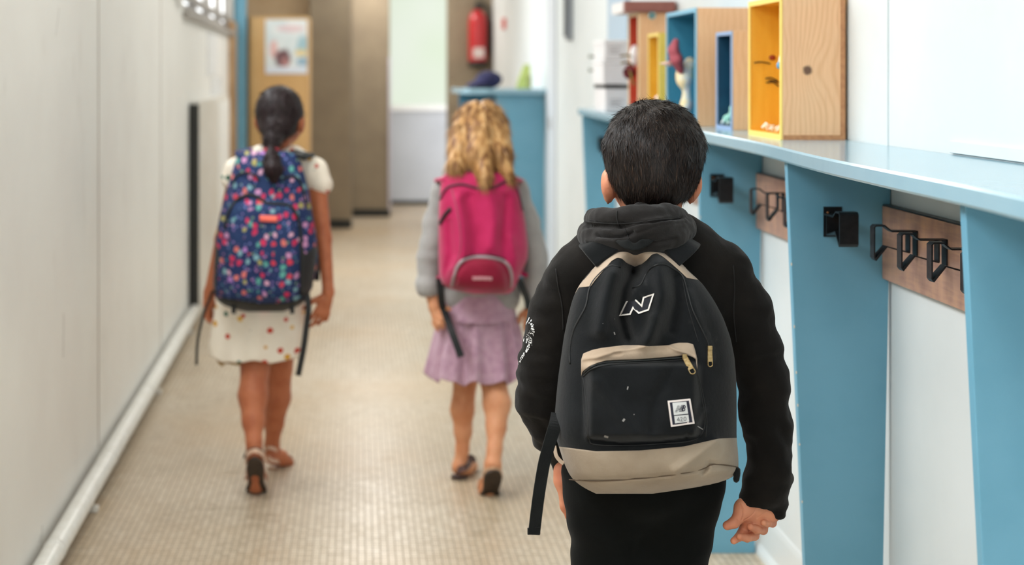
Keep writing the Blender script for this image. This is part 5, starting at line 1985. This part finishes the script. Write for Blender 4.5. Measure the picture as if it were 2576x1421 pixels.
# feet
b.chain([(*W(641, 1146, 4.405), .026), (*W(643, 1185, 4.425), .028), (*W(644, 1218, 4.455), .026)], .01)
b.cap(W(644, 1222, 4.46), W(646, 1216, 4.53), .022, .014, .01, (.8, 1, 1))
b.chain([(*W(688, 1152, 4.745), .024), (*W(706, 1152, 4.765), .026), (*W(726, 1162, 4.79), .018)], .01)
hl = Body(0.004)
hand(hl, W(524, 750, 4.62), (0.0, 0.1, -1), (0.3, 1, 0), 1.1, 0.115)
hr = Body(0.004)
hand(hr, W(824, 742, 4.53), (-0.32, -0.05, -1), (-0.75, -0.35, 0.35), [0.85, 0.6, 0.42, 0.3], 0.125, spread=0.14, thumb=1.0)
multi_body('body', [(b, 0.005, 2), (hl, 0.0022, 1), (hr, 0.0022, 1)], m_skin2, g1)
add_eyes(g1, P1, 0.0735)
m_hair1 = hair_mat('black_brown_hair', [(0.3, '#17100f'), (0.5, '#231918'), (0.65, '#33252a'), (0.8, '#4b3a3f')], 0.42, (200, 200, 18))
h1 = Body(0.014)
h1.ell((hc1[0] - 0.002, hc1[1] - 0.018, hc1[2] + 0.012), (0.078, 0.085, 0.088), .02)
h1.ell(W(697, 318, 4.555), (0.055, 0.05, 0.045), .02)
h1.chain([(*W(690, 330, 4.53), .038), (*W(684, 352, 4.505), .028), (*W(682, 374, 4.485), .020)], .012)
h1.cut((hc1[0] + 0.03, hc1[1] + 0.105, hc1[2] - 0.06), (0.085, 0.085, 0.1), .01)
for s_ in (-1, 1):
    h1.cut(P1(1.05 * s_, 0.0, -.42), (0.018, 0.03, 0.03), .006)
for k_ in range(5):
    t = k_ / 4
    for s_ in (-1, 1):
        h1.ell(W(690 - 6 * t + 5 * s_, 322 + 48 * t + 5 * s_, 4.505 + .015 * t), (.020 - .006 * t, .014, .014), .004, Matrix.Rotation(.6 * s_, 3, 'Y'))
ho1, V1, Q1 = body_obj('hair', h1, 0.0045, m_hair1, g1, 1, lambda V: 0.0025 * pnoise(V, (60, 60, 25)))
gath = np.array(W(686, 350, 4.50))
rp, rn = sample_roots(V1, Q1, 3500, lambda c: (c[:, 2] > gath[2] - 0.02).astype(float) + 1e-9)
strands('hair_strands', rp, rn, gath - rp + np.array([0, 0, -.02]), 0.04, 0.0022, 0.002, 3.0, m_hair1, ho1, 3, 0.05)
B().tube(smooth_path([W(668, 377, 4.48), W(681, 381, 4.455), W(696, 377, 4.48), W(682, 373, 4.51)], 5, True), 0.008, 8).obj('hair_tie', M('crimson_band', '#a51f33', 0.7), ho1, True)['label'] = 'crimson hair tie'
tl = Body(0.008)
tl.chain([(*W(682, 380, 4.47), .017), (*W(685, 402, 4.42), .025), (*W(688, 428, 4.392), .029), (*W(690, 450, 4.385), .016)], .01)
to, V1t, Q1t = body_obj('ponytail_end', tl, 0.004, hair_mat('braid_end', [(0.3, '#100a0b'), (0.55, '#1d1012'), (0.75, '#34191e')], 0.5, (200, 200, 14)), ho1, 1, lambda V: 0.004 * pnoise(V, (90, 90, 18)))


def fruit_mat():
    b_ = MB_('fruit_print_cotton', 0.85, 0, 0.2)
    v2 = b_.vec(b_.x + (b_.noise(40, 1) - 0.5) * 0.012, b_.z, b_.y * 0.15)
    d, r, g = b_.voronoi(30, v2, '3D', 0.9)
    pal = b_.ramp(r, [(0.0, '#c9402f'), (0.26, '#d9a23c'), (0.45, '#2e6450'), (0.62, '#c94a38'), (0.78, '#e3b65a'), (0.9, '#44786a')], 'CONSTANT')
    m_ = (1.0 - d.step(0.25, 0.31)) * (1.0 - (g.gt(0.7)))
    b_.base(b_.mix(m_, b_.mix(b_.noise(8, 3).step(.35, .7), '#f6eddd', '#eee3d0'), pal))
    b_.bump(b_.noise(500, 2), .15, .001)
    return b_.m


m_fruit = fruit_mat()


def skirt(name, rows, yc, dep, nf, amp, mat, parent, hem=0.004, seed=0, nn=140, sharp=1.0, rim=True):
    """rows: (y, left, right, ripple) outline; hangs round yc"""
    A = np.array(rows, float)
    ys = np.linspace(A[0, 0], A[-1, 0], 34)
    V = []
    for i, y in enumerate(ys):
        l, r, rp_ = (np.interp(y, A[:, 0], A[:, j]) for j in (1, 2, 3))
        c, w = (l + r) / 2, (r - l) / 2
        for j in range(nn):
            ph = 2 * math.pi * j / nn
            wv = math.sin(nf * ph + seed + 1.3 * math.sin(2 * ph + seed)) + 0.5 * math.sin(nf * 1.7 * ph + 2 * seed)
            k_ = 1 + amp * rp_ * wv
            yy = yc + dep * (0.75 + 0.35 * i / 33) * math.sin(ph) * (1 + amp * 1.8 * rp_ * wv)
            px = c + w * math.cos(ph) * (1 + (k_ - 1) * .8)
            z = HC - (y - CY) * yc / F + hem * wv * rp_ * (i / 33)
            V.append(((px - CX) * yc / F, yy, z))
    Fc = []
    for i in range(33):
        for j in range(nn):
            Fc.append([i * nn + j, i * nn + (j + 1) % nn, (i + 1) * nn + (j + 1) % nn, (i + 1) * nn + j])
    o = mesh_obj(name, V, Fc, mat, parent)
    md = o.modifiers.new('thickness', 'SOLIDIFY')
    md.thickness = 0.0022
    return o


db = Body(0.02)
db.chain([(*W(612, 432, YG), .046), (*W(660, 405, YG), .045), (*W(735, 405, YG), .045), (*W(780, 432, YG), .046)], .03)
db.ell(W(690, 540, YG), (0.122, 0.085, 0.16), .03).ell(W(668, 700, YG), (0.125, 0.09, 0.13), .03)
db.chain([(*W(598, 428, YG), .045), (*W(588, 452, YG), .042)], .015)
db.chain([(*W(790, 430, YG), .046), (*W(806, 462, 4.59), .040)], .015)
dro, _, _ = body_obj('dress_top', db, 0.006, m_fruit, g1, 2, lambda V: 0.003 * pnoise(V, (22, 22, 30)))
skirt('dress_skirt', [(700, 556, 762, 0), (760, 545, 768, .3), (820, 534, 768, .7), (868, 526, 765, 1), (892, 528, 762, 1.0)], YG, 0.115, 7, 0.035, m_fruit, g1, 0.006, 1.0)
skirt('dress_lining', [(780, 552, 740, .4), (860, 532, 720, 1), (906, 548, 700, 1.2)], YG + .03, 0.09, 6, 0.03, M('ochre_lining', '#b99a66', 0.85, (30, '#a98957')), g1, 0.006, 2.2)['label'] = 'ochre lining below the hem'

# sandals


def sandal(parent, pts, up, wid, m_s, m_t, th=0.011, nm='sandal'):
    """pts: heel to toe points under the foot; up: normals of the footbed"""
    e_ = None
    P = [Vector(p) for p in smooth_path(pts, 5)]
    n_ = len(P)
    rr = []
    upv = Vector(up).normalized()
    for i, p in enumerate(P):
        t_ = (P[min(i + 1, n_ - 1)] - P[max(i - 1, 0)]).normalized()
        s_ = t_.cross(upv).normalized()
        f = i / (n_ - 1)
        w_ = wid * (0.78 + 0.30 * f - 0.18 * math.exp(-((f - .45) / .15) ** 2)) * (math.sqrt(max(0.06, 1 - (2 * abs(f - .5)) ** 7)))
        nn_ = s_.cross(t_).normalized()
        rr.append([p + s_ * w_ / 2, p + s_ * w_ / 2 - nn_ * th, p - s_ * w_ / 2 - nn_ * th, p - s_ * w_ / 2])
    o = B().rings(rr).obj(nm, m_s, parent, False)
    md = o.modifiers.new('round', 'BEVEL')
    md.width = .002
    md.segments = 2
    md.limit_method = 'ANGLE'
    return o, P


m_sole = M('dark_brown_sole', '#3a2c20', 0.6, (40, '#2c221a'))
m_gold = M('pale_gold_leather', '#d8b7a0', 0.35, (60, '#c59f86'), metallic=0.2)
so, P = sandal(g1, [W(641, 1148, 4.372), W(643, 1180, 4.395), W(645, 1212, 4.432), W(645, 1226, 4.46), W(646, 1222, 4.52)], (0.0, .9, .45), .066, m_sole, m_gold)
B().tube(smooth_path([W(617, 1165, 4.40), W(622, 1143, 4.378), W(641, 1133, 4.368), W(661, 1143, 4.378), W(668, 1165, 4.40)], 5), 0, flat=(.013, .003, (0, .3, 1))).obj('heel_strap', m_gold, so)['label'] = 'pale gold heel strap'
B().tube(smooth_path([W(614, 1150, 4.40), W(628, 1131, 4.385), (W(650, 1129, 4.385)), W(664, 1140, 4.40)], 5), .004, 8).obj('ankle_strap', m_sole, so, True)
B().tube(smooth_path([W(617, 1205, 4.44), W(622, 1196, 4.47), W(645, 1186, 4.49), W(668, 1196, 4.47), W(673, 1207, 4.44)], 5), 0, flat=(.016, .003, (0, .6, 1))).obj('toe_strap', m_gold, so)
so, P = sandal(g1, [W(678, 1176, 4.735), W(700, 1176, 4.76), W(722, 1178, 4.78), W(738, 1177, 4.80)], (0, 0, 1), .058, M('tan_sole', '#b98f72', 0.6), m_gold)
B().tube(smooth_path([W(672, 1150, 4.72), W(684, 1158, 4.712), W(697, 1160, 4.72), W(704, 1165, 4.74)], 5), 0, flat=(.012, .003, (0, .3, 1))).obj('heel_strap', m_gold, so)
B().tube(smooth_path([W(665, 1134, 4.75), W(674, 1126, 4.728), W(690, 1129, 4.725), W(704, 1139, 4.75)], 5), 0, flat=(.011, .003, (0, .2, 1))).obj('ankle_strap', m_gold, so)
B().tube(smooth_path([W(703, 1168, 4.745), W(714, 1150, 4.775), W(730, 1152, 4.80), W(738, 1170, 4.80)], 5), 0, flat=(.014, .003, (.7, .7, 0))).obj('toe_strap', M('brown_strap', '#7b4f3e', 0.5), so)

# floral backpack


def floral_mat():
    b_ = MB_('floral_print', 0.75, 0, 0.3)
    wob = b_.noise(55, 1) - 0.5
    v2 = b_.vec(b_.x + wob * 0.012, b_.z * 0.85 + (b_.noise(70, 1) - 0.5) * 0.010, b_.y * 0.3)
    d, r, g = b_.voronoi(41, v2, '3D', 0.85)
    pal = b_.ramp(r, [(0.0, '#cf2f56'), (0.16, '#7fa9b4'), (0.32, '#c98fb8'), (0.44, '#d23a4c'), (0.55, '#5aa094'), (0.66, '#d9a6bd'), (0.78, '#d8736a'), (0.87, '#a9a05c'), (0.94, '#b07cc0')], 'CONSTANT')
    m_ = 1.0 - (d + wob * 0.25).step(0.27, 0.40)
    d2, r2, g2 = b_.voronoi(75, b_.vec(b_.x, b_.z, b_.y * 0.3), '3D', 0.9)
    pal2 = b_.ramp(r2, [(0.0, '#6f77b0'), (0.3, '#8d6fae'), (0.5, '#4d7f93'), (0.75, '#b77aa9'), (0.9, '#7e9a78')], 'CONSTANT')
    m2 = (1.0 - d2.step(0.22, 0.38)) * g2.gt(0.3)
    c = b_.mix(b_.noise(6, 2).step(.35, .7), '#1c2b56', '#20365f')
    c = b_.mix(m2 * 0.85, c, pal2)
    c = b_.mix(m_ * 0.92, c, pal)
    b_.base(c)
    b_.bump(b_.noise(300, 2), .12, .001)
    return b_.m


m_flo = floral_mat()
m_blk = M('black_nylon', '#121516', 0.6)
rows = [(380, 606, 738, .03), (390, 598, 748, .055), (410, 590, 758, .075), (440, 581, 767, .09), (480, 569, 777, .10), (520, 558, 783, .11), (560, 549, 790, .12), (600, 543, 797, .125), (640, 540, 800, .13),
        (680, 538, 795, .13), (720, 537, 786, .13), (745, 540, 776, .125), (762, 552, 764, .11), (774, 575, 742, .09), (784, 620, 712, .05)]


def g_extra(px, py):
    e = 0.02 * sst(py, 500, 530) * (1 - sst(py, 745, 770)) * sst(px, 552, 590) * (1 - sst(px, 735, 765))
    e += -0.012 * gauss(px, py, 690, 430, 40, 25) - 0.008 * ridge(px, py, [(620, 450), (640, 480)], 12)
    return e + 0.002 * np.sin(px * .06) * np.sin(py * .05)


bag2 = Bag(rows, 4.50, 2.8, g_extra)
bp2 = empty('backpack', W(665, 785, 4.42), 'navy backpack with a colourful fruit and flower print, worn by the child with the braid', 'backpack', 'school backpacks worn by the children')
bag2.build('bag_body', m_flo, bp2, 90, 80)
wrap_panel(bag2, 'base_panel', lambda u: float(np.interp(u, [-1, -.5, 0, .6, 1], [746, 756, 764, 762, 748])), lambda u: 783.5, m_blk, bp2, 0.003, 60, 8)['label'] = 'black base'
bag2.line('pocket_zip', [(566, 575), (572, 545), (588, 512), (605, 497), (622, 490), (638, 491), (655, 500), (676, 511), (714, 514), (733, 520), (748, 545), (756, 590), (758, 660), (757, 740)], 0.005, m_blk, bp2, 0.003)
bag2.line('top_zip', [(583, 470), (592, 448), (606, 437), (622, 434), (640, 440), (652, 452)], 0.0035, m_blk, bp2, 0.003)
bag2.line('top_zip', [(708, 455), (718, 447), (733, 443), (750, 450), (762, 475), (772, 520)], 0.0035, m_blk, bp2, 0.003)
bag2.patch('name_badge', [(653, 541), (697, 543)], [(653, 557), (697, 559)], M('coral_rubber', '#ee6a58', 0.5), bp2, 0.006, 12, 5, 0.002, 0.006)['label'] = 'coral badge'
bag2.patch('side_pocket', [(757, 612), (768, 640), (784, 625), (799, 618)], [(757, 752), (764, 748), (778, 738), (787, 722)], m_blk, bp2, 0.004, 20, 12, 0.004, 0.006)['label'] = 'black side pocket'
bag2.patch('side_pocket', [(541, 610), (549, 625)], [(538, 735), (543, 742)], m_blk, bp2, 0.004, 8, 12, 0.003, 0.006)
for s_, P in ((-1, [W(618, 392, 4.47), W(612, 382, 4.52), W(615, 380, 4.60), W(618, 400, 4.68), W(612, 500, 4.71), W(590, 620, 4.68), W(560, 700, 4.55)]),
              (1, [W(748, 392, 4.47), W(762, 386, 4.52), W(770, 388, 4.60), W(772, 405, 4.68), W(778, 500, 4.71), W(785, 620, 4.66), W(782, 700, 4.55)])):
    B().tube([tuple(p) for p in smooth_path(P, 5)], 0, flat=(0.055, 0.012, (1, .1, -.25 * s_))).obj('shoulder_strap', m_flo if s_ < 0 else m_blk, bp2, True)
B().tube(smooth_path([W(650, 400, 4.45), W(665, 412, 4.43), W(690, 414, 4.43), W(705, 402, 4.45)], 5), .008, 8).obj('carry_loop', m_blk, bp2, True)
B().tube(smooth_path([W(772, 740, 4.44), W(776, 775, 4.43), W(770, 830, 4.43), W(763, 880, 4.43), W(750, 945, 4.43)], 6), 0, flat=(.019, .002, (1, .2, .1))).obj('webbing_end', m_blk, bp2)['label'] = 'long black webbing end'
B().tube(smooth_path([W(536, 730, 4.50), W(518, 775, 4.50), W(506, 815, 4.49), W(497, 860, 4.49), W(494, 918, 4.49)], 6), 0, flat=(.009, .002, (1, .6, 0))).obj('webbing_end', m_blk, bp2)
for x in (588, 735):
    B().tube([W(x, 766, 4.42), W(x, 789, 4.42)], 0, flat=(.014, .003, (1, 0, 0))).obj('strap_tab', m_blk, bp2)

# ------------------------------------------------------------------ the girl with the pink bag
YP = 4.62
m_skin3 = skin_mat('skin_fair', '#d89a72', '#cc8960')
g2 = empty('person', (W(1212, 1210, YP)[0], YP, 0),
           'person with loose blond hair, grey top and mauve skirt walking in the middle', 'person', 'children walking down the corridor')
b = Body(0.014)
hc2 = W(1210, 325, 4.64)
P2_, R2_ = add_head(b, hc2, 0.0735, 5, 2)
b.cap(W(1210, 370, 4.62), W(1210, 440, 4.62), 0.034, 0.036, .02)
b.cap(W(1125, 470, YP), W(1290, 470, YP), 0.03, 0.03, .03)
b.ell(W(1205, 560, YP), (0.10, 0.065, 0.14), .03).ell(W(1205, 720, YP), (0.10, 0.07, 0.12), .03).ell(W(1205, 800, YP), (0.115, 0.08, 0.08), .03)
b.chain([(*W(1110, 480, YP), .03), (*W(1078, 620, 4.61), .024), (*W(1085, 735, 4.58), .019), (*W(1088, 757, 4.575), .0185)], .012)
b.chain([(*W(1300, 480, YP), .03), (*W(1348, 630, 4.61), .024), (*W(1342, 745, 4.57), .019), (*W(1338, 775, 4.57), .0185)], .012)
b.chain([(*W(1172, 880, 4.64), .058), (*W(1171, 955, 4.66), .038), (*W(1163, 1030, 4.655), .0385), (*W(1165, 1085, 4.65), .028), (*W(1163, 1130, 4.645), .0205), (*W(1158, 1165, 4.64), .023)], .014)
b.chain([(*W(1240, 880, 4.60), .060), (*W(1241, 955, 4.57), .041), (*W(1250, 1015, 4.53), .0435), (*W(1248, 1075, 4.49), .031), (*W(1244, 1130, 4.45), .0225), (*W(1240, 1165, 4.43), .026)], .014)
b.chain([(*W(1156, 1176, 4.635), .026), (*W(1170, 1176, 4.67), .026), (*W(1186, 1172, 4.72), .022)], .01)
b.chain([(*W(1240, 1172, 4.425), .027), (*W(1236, 1205, 4.44), .027), (*W(1228, 1232, 4.46), .026)], .01)
b.cap(W(1226, 1234, 4.46), W(1224, 1226, 4.52), .024, .015, .01, (.8, 1, 1))
hl = Body(0.004)
hl.cap(W(1089, 748, 4.575), W(1094, 770, 4.57), .018, .0195, .01)
hl.cap(W(1094, 770, 4.57), W(1102, 808, 4.56), .020, .017, .01)
for ps in ([(1100, 768, 4.565), (1116, 772, 4.545), (1131, 778, 4.53)], [(1104, 780, 4.56), (1116, 790, 4.538), (1129, 803, 4.53)], [(1102, 794, 4.555), (1112, 803, 4.535), (1123, 815, 4.535)], [(1099, 806, 4.555), (1107, 815, 4.54), (1114, 824, 4.545)], [(1092, 812, 4.565), (1098, 822, 4.555), (1102, 829, 4.56)]):
    q = [W(*p) for p in ps]
    hl.cap(q[0], q[1], .0085, .0078, .004).cap(q[1], q[2], .0078, .0066, .003)
hr = Body(0.004)
hand(hr, W(1338, 772, 4.57), (-0.05, 0.0, -1), (-0.9, .4, 0), 0.9, 0.115)
multi_body('body', [(b, 0.005, 2), (hl, 0.0022, 1), (hr, 0.0022, 1)], m_skin3, g2)
add_eyes(g2, P2_, 0.0735)
m_hair2 = hair_mat('honey_blond_hair', [(0.28, '#4a2f1b'), (0.40, '#815836'), (0.52, '#b0834f'), (0.64, '#cba26f'), (0.78, '#e3c9a2')], 0.42, (60, 60, 4))
h2 = Body(0.02)
h2.ell((hc2[0] - 0.002, hc2[1] - 0.012, hc2[2] + 0.004), (0.086, 0.095, 0.093), .02)
h2.chain([(*W(1168, 330, 4.58), .045), (*W(1160, 375, 4.54), .040), (*W(1150, 412, 4.50), .032)], .014)
h2.chain([(*W(1208, 330, 4.56), .05), (*W(1210, 390, 4.51), .045), (*W(1222, 446, 4.445), .022)], .014)
h2.chain([(*W(1240, 330, 4.58), .05), (*W(1256, 385, 4.53), .042), (*W(1278, 436, 4.48), .020)], .014)
h2.cut((hc2[0], hc2[1] + 0.105, hc2[2] - 0.05), (0.08, 0.085, 0.11), .01)
ho2, V2, Q2 = body_obj('hair', h2, 0.005, m_hair2, g2, 1, lambda V: 0.0045 * pnoise(V, (34, 34, 3.5)) - 0.006 * ridge(V[:, 0] * F / V[:, 1] + CX, (HC - V[:, 2]) * F / V[:, 1] + CY, [(1207, 245), (1207, 300)], 5))
rp, rn = sample_roots(V2, Q2, 6500, lambda c: ((c[:, 1] < hc2[1] + 0.02) | (c[:, 2] > hc2[2] + .04)).astype(float) + 1e-9)
cr = np.array(W(1206, 262, 4.60))
aw = rp - cr
aw /= np.linalg.norm(aw, axis=1)[:, None]
wave = np.stack([0.25 * np.sin(rp[:, 2] * 45 + rp[:, 0] * 25), 0 * rp[:, 0], 0 * rp[:, 0]], 1)
strands('hair_strands', rp, rn, aw * .45 + np.array([0, 0, -1.0]) + wave * .25, 0.06, 0.0026, 0.003, 2.5, m_hair2, ho2, 4, 0.06)

m_knit = weave('grey_knit', '#a5a3a0', '#979592', 420, 0.3, 0.95, 14, 0.3)
gb = Body(0.02)
gb.chain([(*W(1118, 478, YP), .045), (*W(1165, 452, YP), .045), (*W(1250, 452, YP), .045), (*W(1295, 478, YP), .045)], .03)
gb.ell(W(1206, 580, YP), (0.120, 0.085, 0.16), .03).ell(W(1206, 700, YP), (0.118, 0.088, 0.10), .03)
gb.cap(W(1160, 742, YP), W(1255, 742, YP), .072, .072, .01)
gb.chain([(*W(1118, 490, YP), .043), (*W(1097, 560, 4.615), .041), (*W(1080, 650, 4.60), .039), (*W(1077, 715, 4.585), .038), (*W(1077, 722, 4.58), .039)], .012)
gb.chain([(*W(1296, 490, YP), .043), (*W(1325, 560, 4.615), .042), (*W(1346, 640, 4.60), .040), (*W(1348, 700, 4.585), .037), (*W(1343, 745, 4.575), .034)], .012)
gb.cut(W(1079, 768, 4.58), (.06, .06, .032), .003)


def knit_folds(V):
    side = np.clip((np.abs(V[:, 0] - W(1206, 600, YP)[0]) - 0.11) / 0.04, 0, 1)
    return side * 0.003 * pnoise(V, (14, 14, 36)) + 0.004 * pnoise(V, (14, 14, 20))


body_obj('knit_top', gb, 0.005, m_knit, g2, 1, knit_folds)


def mauve_mat():
    b_ = MB_('mauve_crepe', 0.9, 0, 0.2)
    c = b_.mix(b_.noise(45, 4).step(.35, .7), '#bd9aab', '#a98397')
    c = b_.mix(b_.noise(7, 3).step(.4, .75) * .5, c, '#cdb0bd')
    b_.base(c)
    b_.bump(b_.noise(90, 4), .5, .003)
    b_.b.inputs['Sheen Weight'].default_value = .2
    return b_.m


m_mauve = mauve_mat()
skirt('skirt_yoke', [(725, 1124, 1288, 0), (765, 1116, 1292, .4), (800, 1108, 1298, .8)], YP, 0.098, 9, 0.014, m_mauve, g2, 0.001, 0.4)
skirt('skirt_ruffle', [(796, 1107, 1299, .5), (840, 1096, 1308, .9), (900, 1083, 1318, 1.1), (932, 1076, 1321, 1.25), (944, 1074, 1322, 1.3)], YP, 0.118, 11, 0.05, m_mauve, g2, 0.007, 2.0, 200)

so, P = sandal(g2, [W(1148, 1195, 4.60), W(1160, 1195, 4.65), W(1178, 1190, 4.70), W(1194, 1184, 4.75)], (0, 0, 1), .062, M('dark_plum_sole', '#453330', 0.6), m_gold)
B().tube(smooth_path([W(1150, 1188, 4.61), W(1158, 1180, 4.60), W(1172, 1176, 4.60), W(1184, 1162, 4.65)], 5), 0, flat=(.02, .004, (0, .4, 1))).obj('heel_counter', M('plum_leather', '#553b36', 0.5), so)
B().tube(smooth_path([W(1166, 1180, 4.64), W(1180, 1155, 4.67), W(1192, 1160, 4.70), W(1194, 1180, 4.72)], 5), 0, flat=(.03, .004, (.4, .9, 0))).obj('toe_strap', M('plum_leather', '#553b36', 0.5), so)
so, P = sandal(g2, [W(1240, 1178, 4.385), W(1238, 1205, 4.405), W(1233, 1232, 4.438), W(1230, 1244, 4.47), W(1227, 1236, 4.53)], (-0.1, .9, .45), .070, m_sole, m_gold)
B().tube(smooth_path([W(1216, 1195, 4.415), W(1220, 1185, 4.395), W(1240, 1180, 4.382), W(1259, 1186, 4.395), W(1263, 1198, 4.415)], 5), 0, flat=(.014, .003, (0, .3, 1))).obj('heel_strap', M('tan_leather', '#c39a78', 0.5), so)
B().tube(smooth_path([W(1205, 1232, 4.45), W(1210, 1215, 4.47), W(1232, 1208, 4.50), W(1256, 1218, 4.47)], 5), 0, flat=(.026, .004, (0, .6, 1))).obj('toe_strap', M('tan_leather', '#c39a78', 0.5), so)

# pink backpack
rows = [(430, 1128, 1282, .03), (440, 1116, 1290, .055), (455, 1110, 1298, .07), (480, 1107, 1307, .085), (520, 1104, 1315, .095), (560, 1103, 1322, .105), (620, 1103, 1329, .115), (650, 1103, 1327, .12), (690, 1104, 1310, .125),
        (705, 1108, 1304, .122), (718, 1114, 1298, .115), (728, 1135, 1293, .10), (735, 1165, 1288, .08), (740, 1190, 1275, .05)]


def p_extra(px, py):
    e = 0.018 * (1 - sst(((px - 1211) / 68) ** 2 + ((py - 725) / 82) ** 2, .72, 1.1)) * sst(py, 640, 665)
    e += 0.016 * ridge(px, py, [(1150, 500), (1163, 590), (1165, 640), (1140, 690)], 14)
    e += -0.012 * ridge(px, py, [(1180, 500), (1200, 590), (1195, 640)], 16)
    e += 0.014 * ridge(px, py, [(1230, 480), (1243, 560), (1235, 620)], 18)
    e += -0.012 * ridge(px, py, [(1275, 500), (1265, 580), (1268, 650)], 12)
    e += 0.010 * ridge(px, py, [(1285, 600), (1300, 660), (1298, 700)], 11)
    e += -0.012 * ridge(px, py, [(1128, 560), (1135, 640), (1120, 690)], 8)
    return e


bag3 = Bag(rows, 4.52, 2.6, p_extra)
bp3 = empty('backpack', W(1210, 740, 4.44), 'bright pink backpack with a grey edged pocket, worn by the blond child', 'backpack', 'school backpacks worn by the children')
m_pink = weave('pink_nylon', '#b9265a', '#ad1f4f', 500, 0.12, 0.6, 12, 0.2)
m_dpink = weave('deep_red_nylon', '#8e1837', '#82142f', 500, 0.12, 0.6, 12, 0.2)
bag3.build('bag_body', m_pink, bp3, 90, 80)
bag3.line('main_zip', [(1108, 500), (1120, 478), (1133, 468), (1164, 464), (1205, 474), (1241, 471), (1260, 462), (1275, 456), (1292, 462), (1305, 490), (1314, 530)], 0.0042, M('plum_zip', '#4f1b2f', 0.6), bp3, 0.002)
bag3.line('piping', [(1136, 475), (1148, 520), (1158, 580), (1158, 630), (1146, 665), (1128, 690)], 0.0025, M('rose_piping', '#a3405c', 0.5), bp3, 0.001)
bag3.line('side_mesh', [(1134, 524), (1120, 540), (1108, 562)], 0.007, m_blk, bp3, 0.001)['label'] = 'black side opening'
arc = [(1136, 720), (1142, 695), (1150, 672), (1165, 655), (1190, 648), (1215, 647), (1245, 650), (1268, 658), (1281, 672), (1287, 695), (1286, 722)]
bag3.patch('front_pocket', arc, [(1140, 724), (1150, 728), (1175, 734), (1205, 738), (1240, 739), (1270, 737), (1284, 726)], m_dpink, bp3, 0.003, 50, 10, 0.003, 0.005)['label'] = 'deep red pocket'
bag3.line('pocket_piping', arc, 0.0052, M('grey_reflective_piping', '#9d8d90', 0.4), bp3, 0.005)
bag3.line('pocket_zip', [(1163, 651), (1190, 643), (1215, 642), (1247, 645), (1270, 653)], 0.003, M('plum_zip', '#3a1525', 0.6), bp3, 0.005)
pl = bag3.patch('name_badge', [(1188, 696), (1213, 695), (1238, 697)], [(1188, 705), (1213, 705), (1238, 706)], M('badge_rose', '#b7707c', 0.5), bp3, 0.008, 14, 5, 0.001, 0.005)
bb = B()
for k_ in range(7):
    x = 1192 + k_ * 6.8
    bag3.ribbon(bb, [(x, 703.5), (x, 698.5), (x + 3.6, 698.5), (x + 3.6, 703.5)], 1.2, 0.0095, k_ % 2 == 0, 0.0003)
bb.obj('badge_lettering', M('badge_pale', '#e3bcc0', 0.5), pl)
for s_, P in ((-1, [W(1135, 448, 4.49), W(1120, 448, 4.54), W(1112, 452, 4.62), W(1118, 470, 4.69), W(1125, 560, 4.72), W(1115, 650, 4.68), W(1106, 700, 4.56)]),
              (1, [W(1280, 446, 4.49), W(1292, 450, 4.54), W(1296, 452, 4.62), W(1292, 470, 4.69), W(1295, 560, 4.72), W(1310, 650, 4.68), W(1312, 690, 4.56)])):
    B().tube([tuple(p) for p in smooth_path(P, 5)], 0, flat=(0.052, 0.012, (1, .1, -.25 * s_))).obj('shoulder_strap', m_pink, bp3, True)
B().tube(smooth_path([W(1106, 700, 4.50), W(1109, 735, 4.50), W(1112, 765, 4.52), W(1120, 788, 4.528), W(1137, 835, 4.46), W(1160, 898, 4.44)], 6), 0, flat=(.023, .002, (1, .3, .3))).obj('webbing_end', m_blk, bp3)['label'] = 'black webbing held in the hand'
B().tube(smooth_path([W(1305, 700, 4.50), W(1315, 725, 4.50), W(1325, 750, 4.52), W(1330, 778, 4.53)], 5), 0, flat=(.022, .002, (1, .3, .3))).obj('webbing_end', m_blk, bp3)
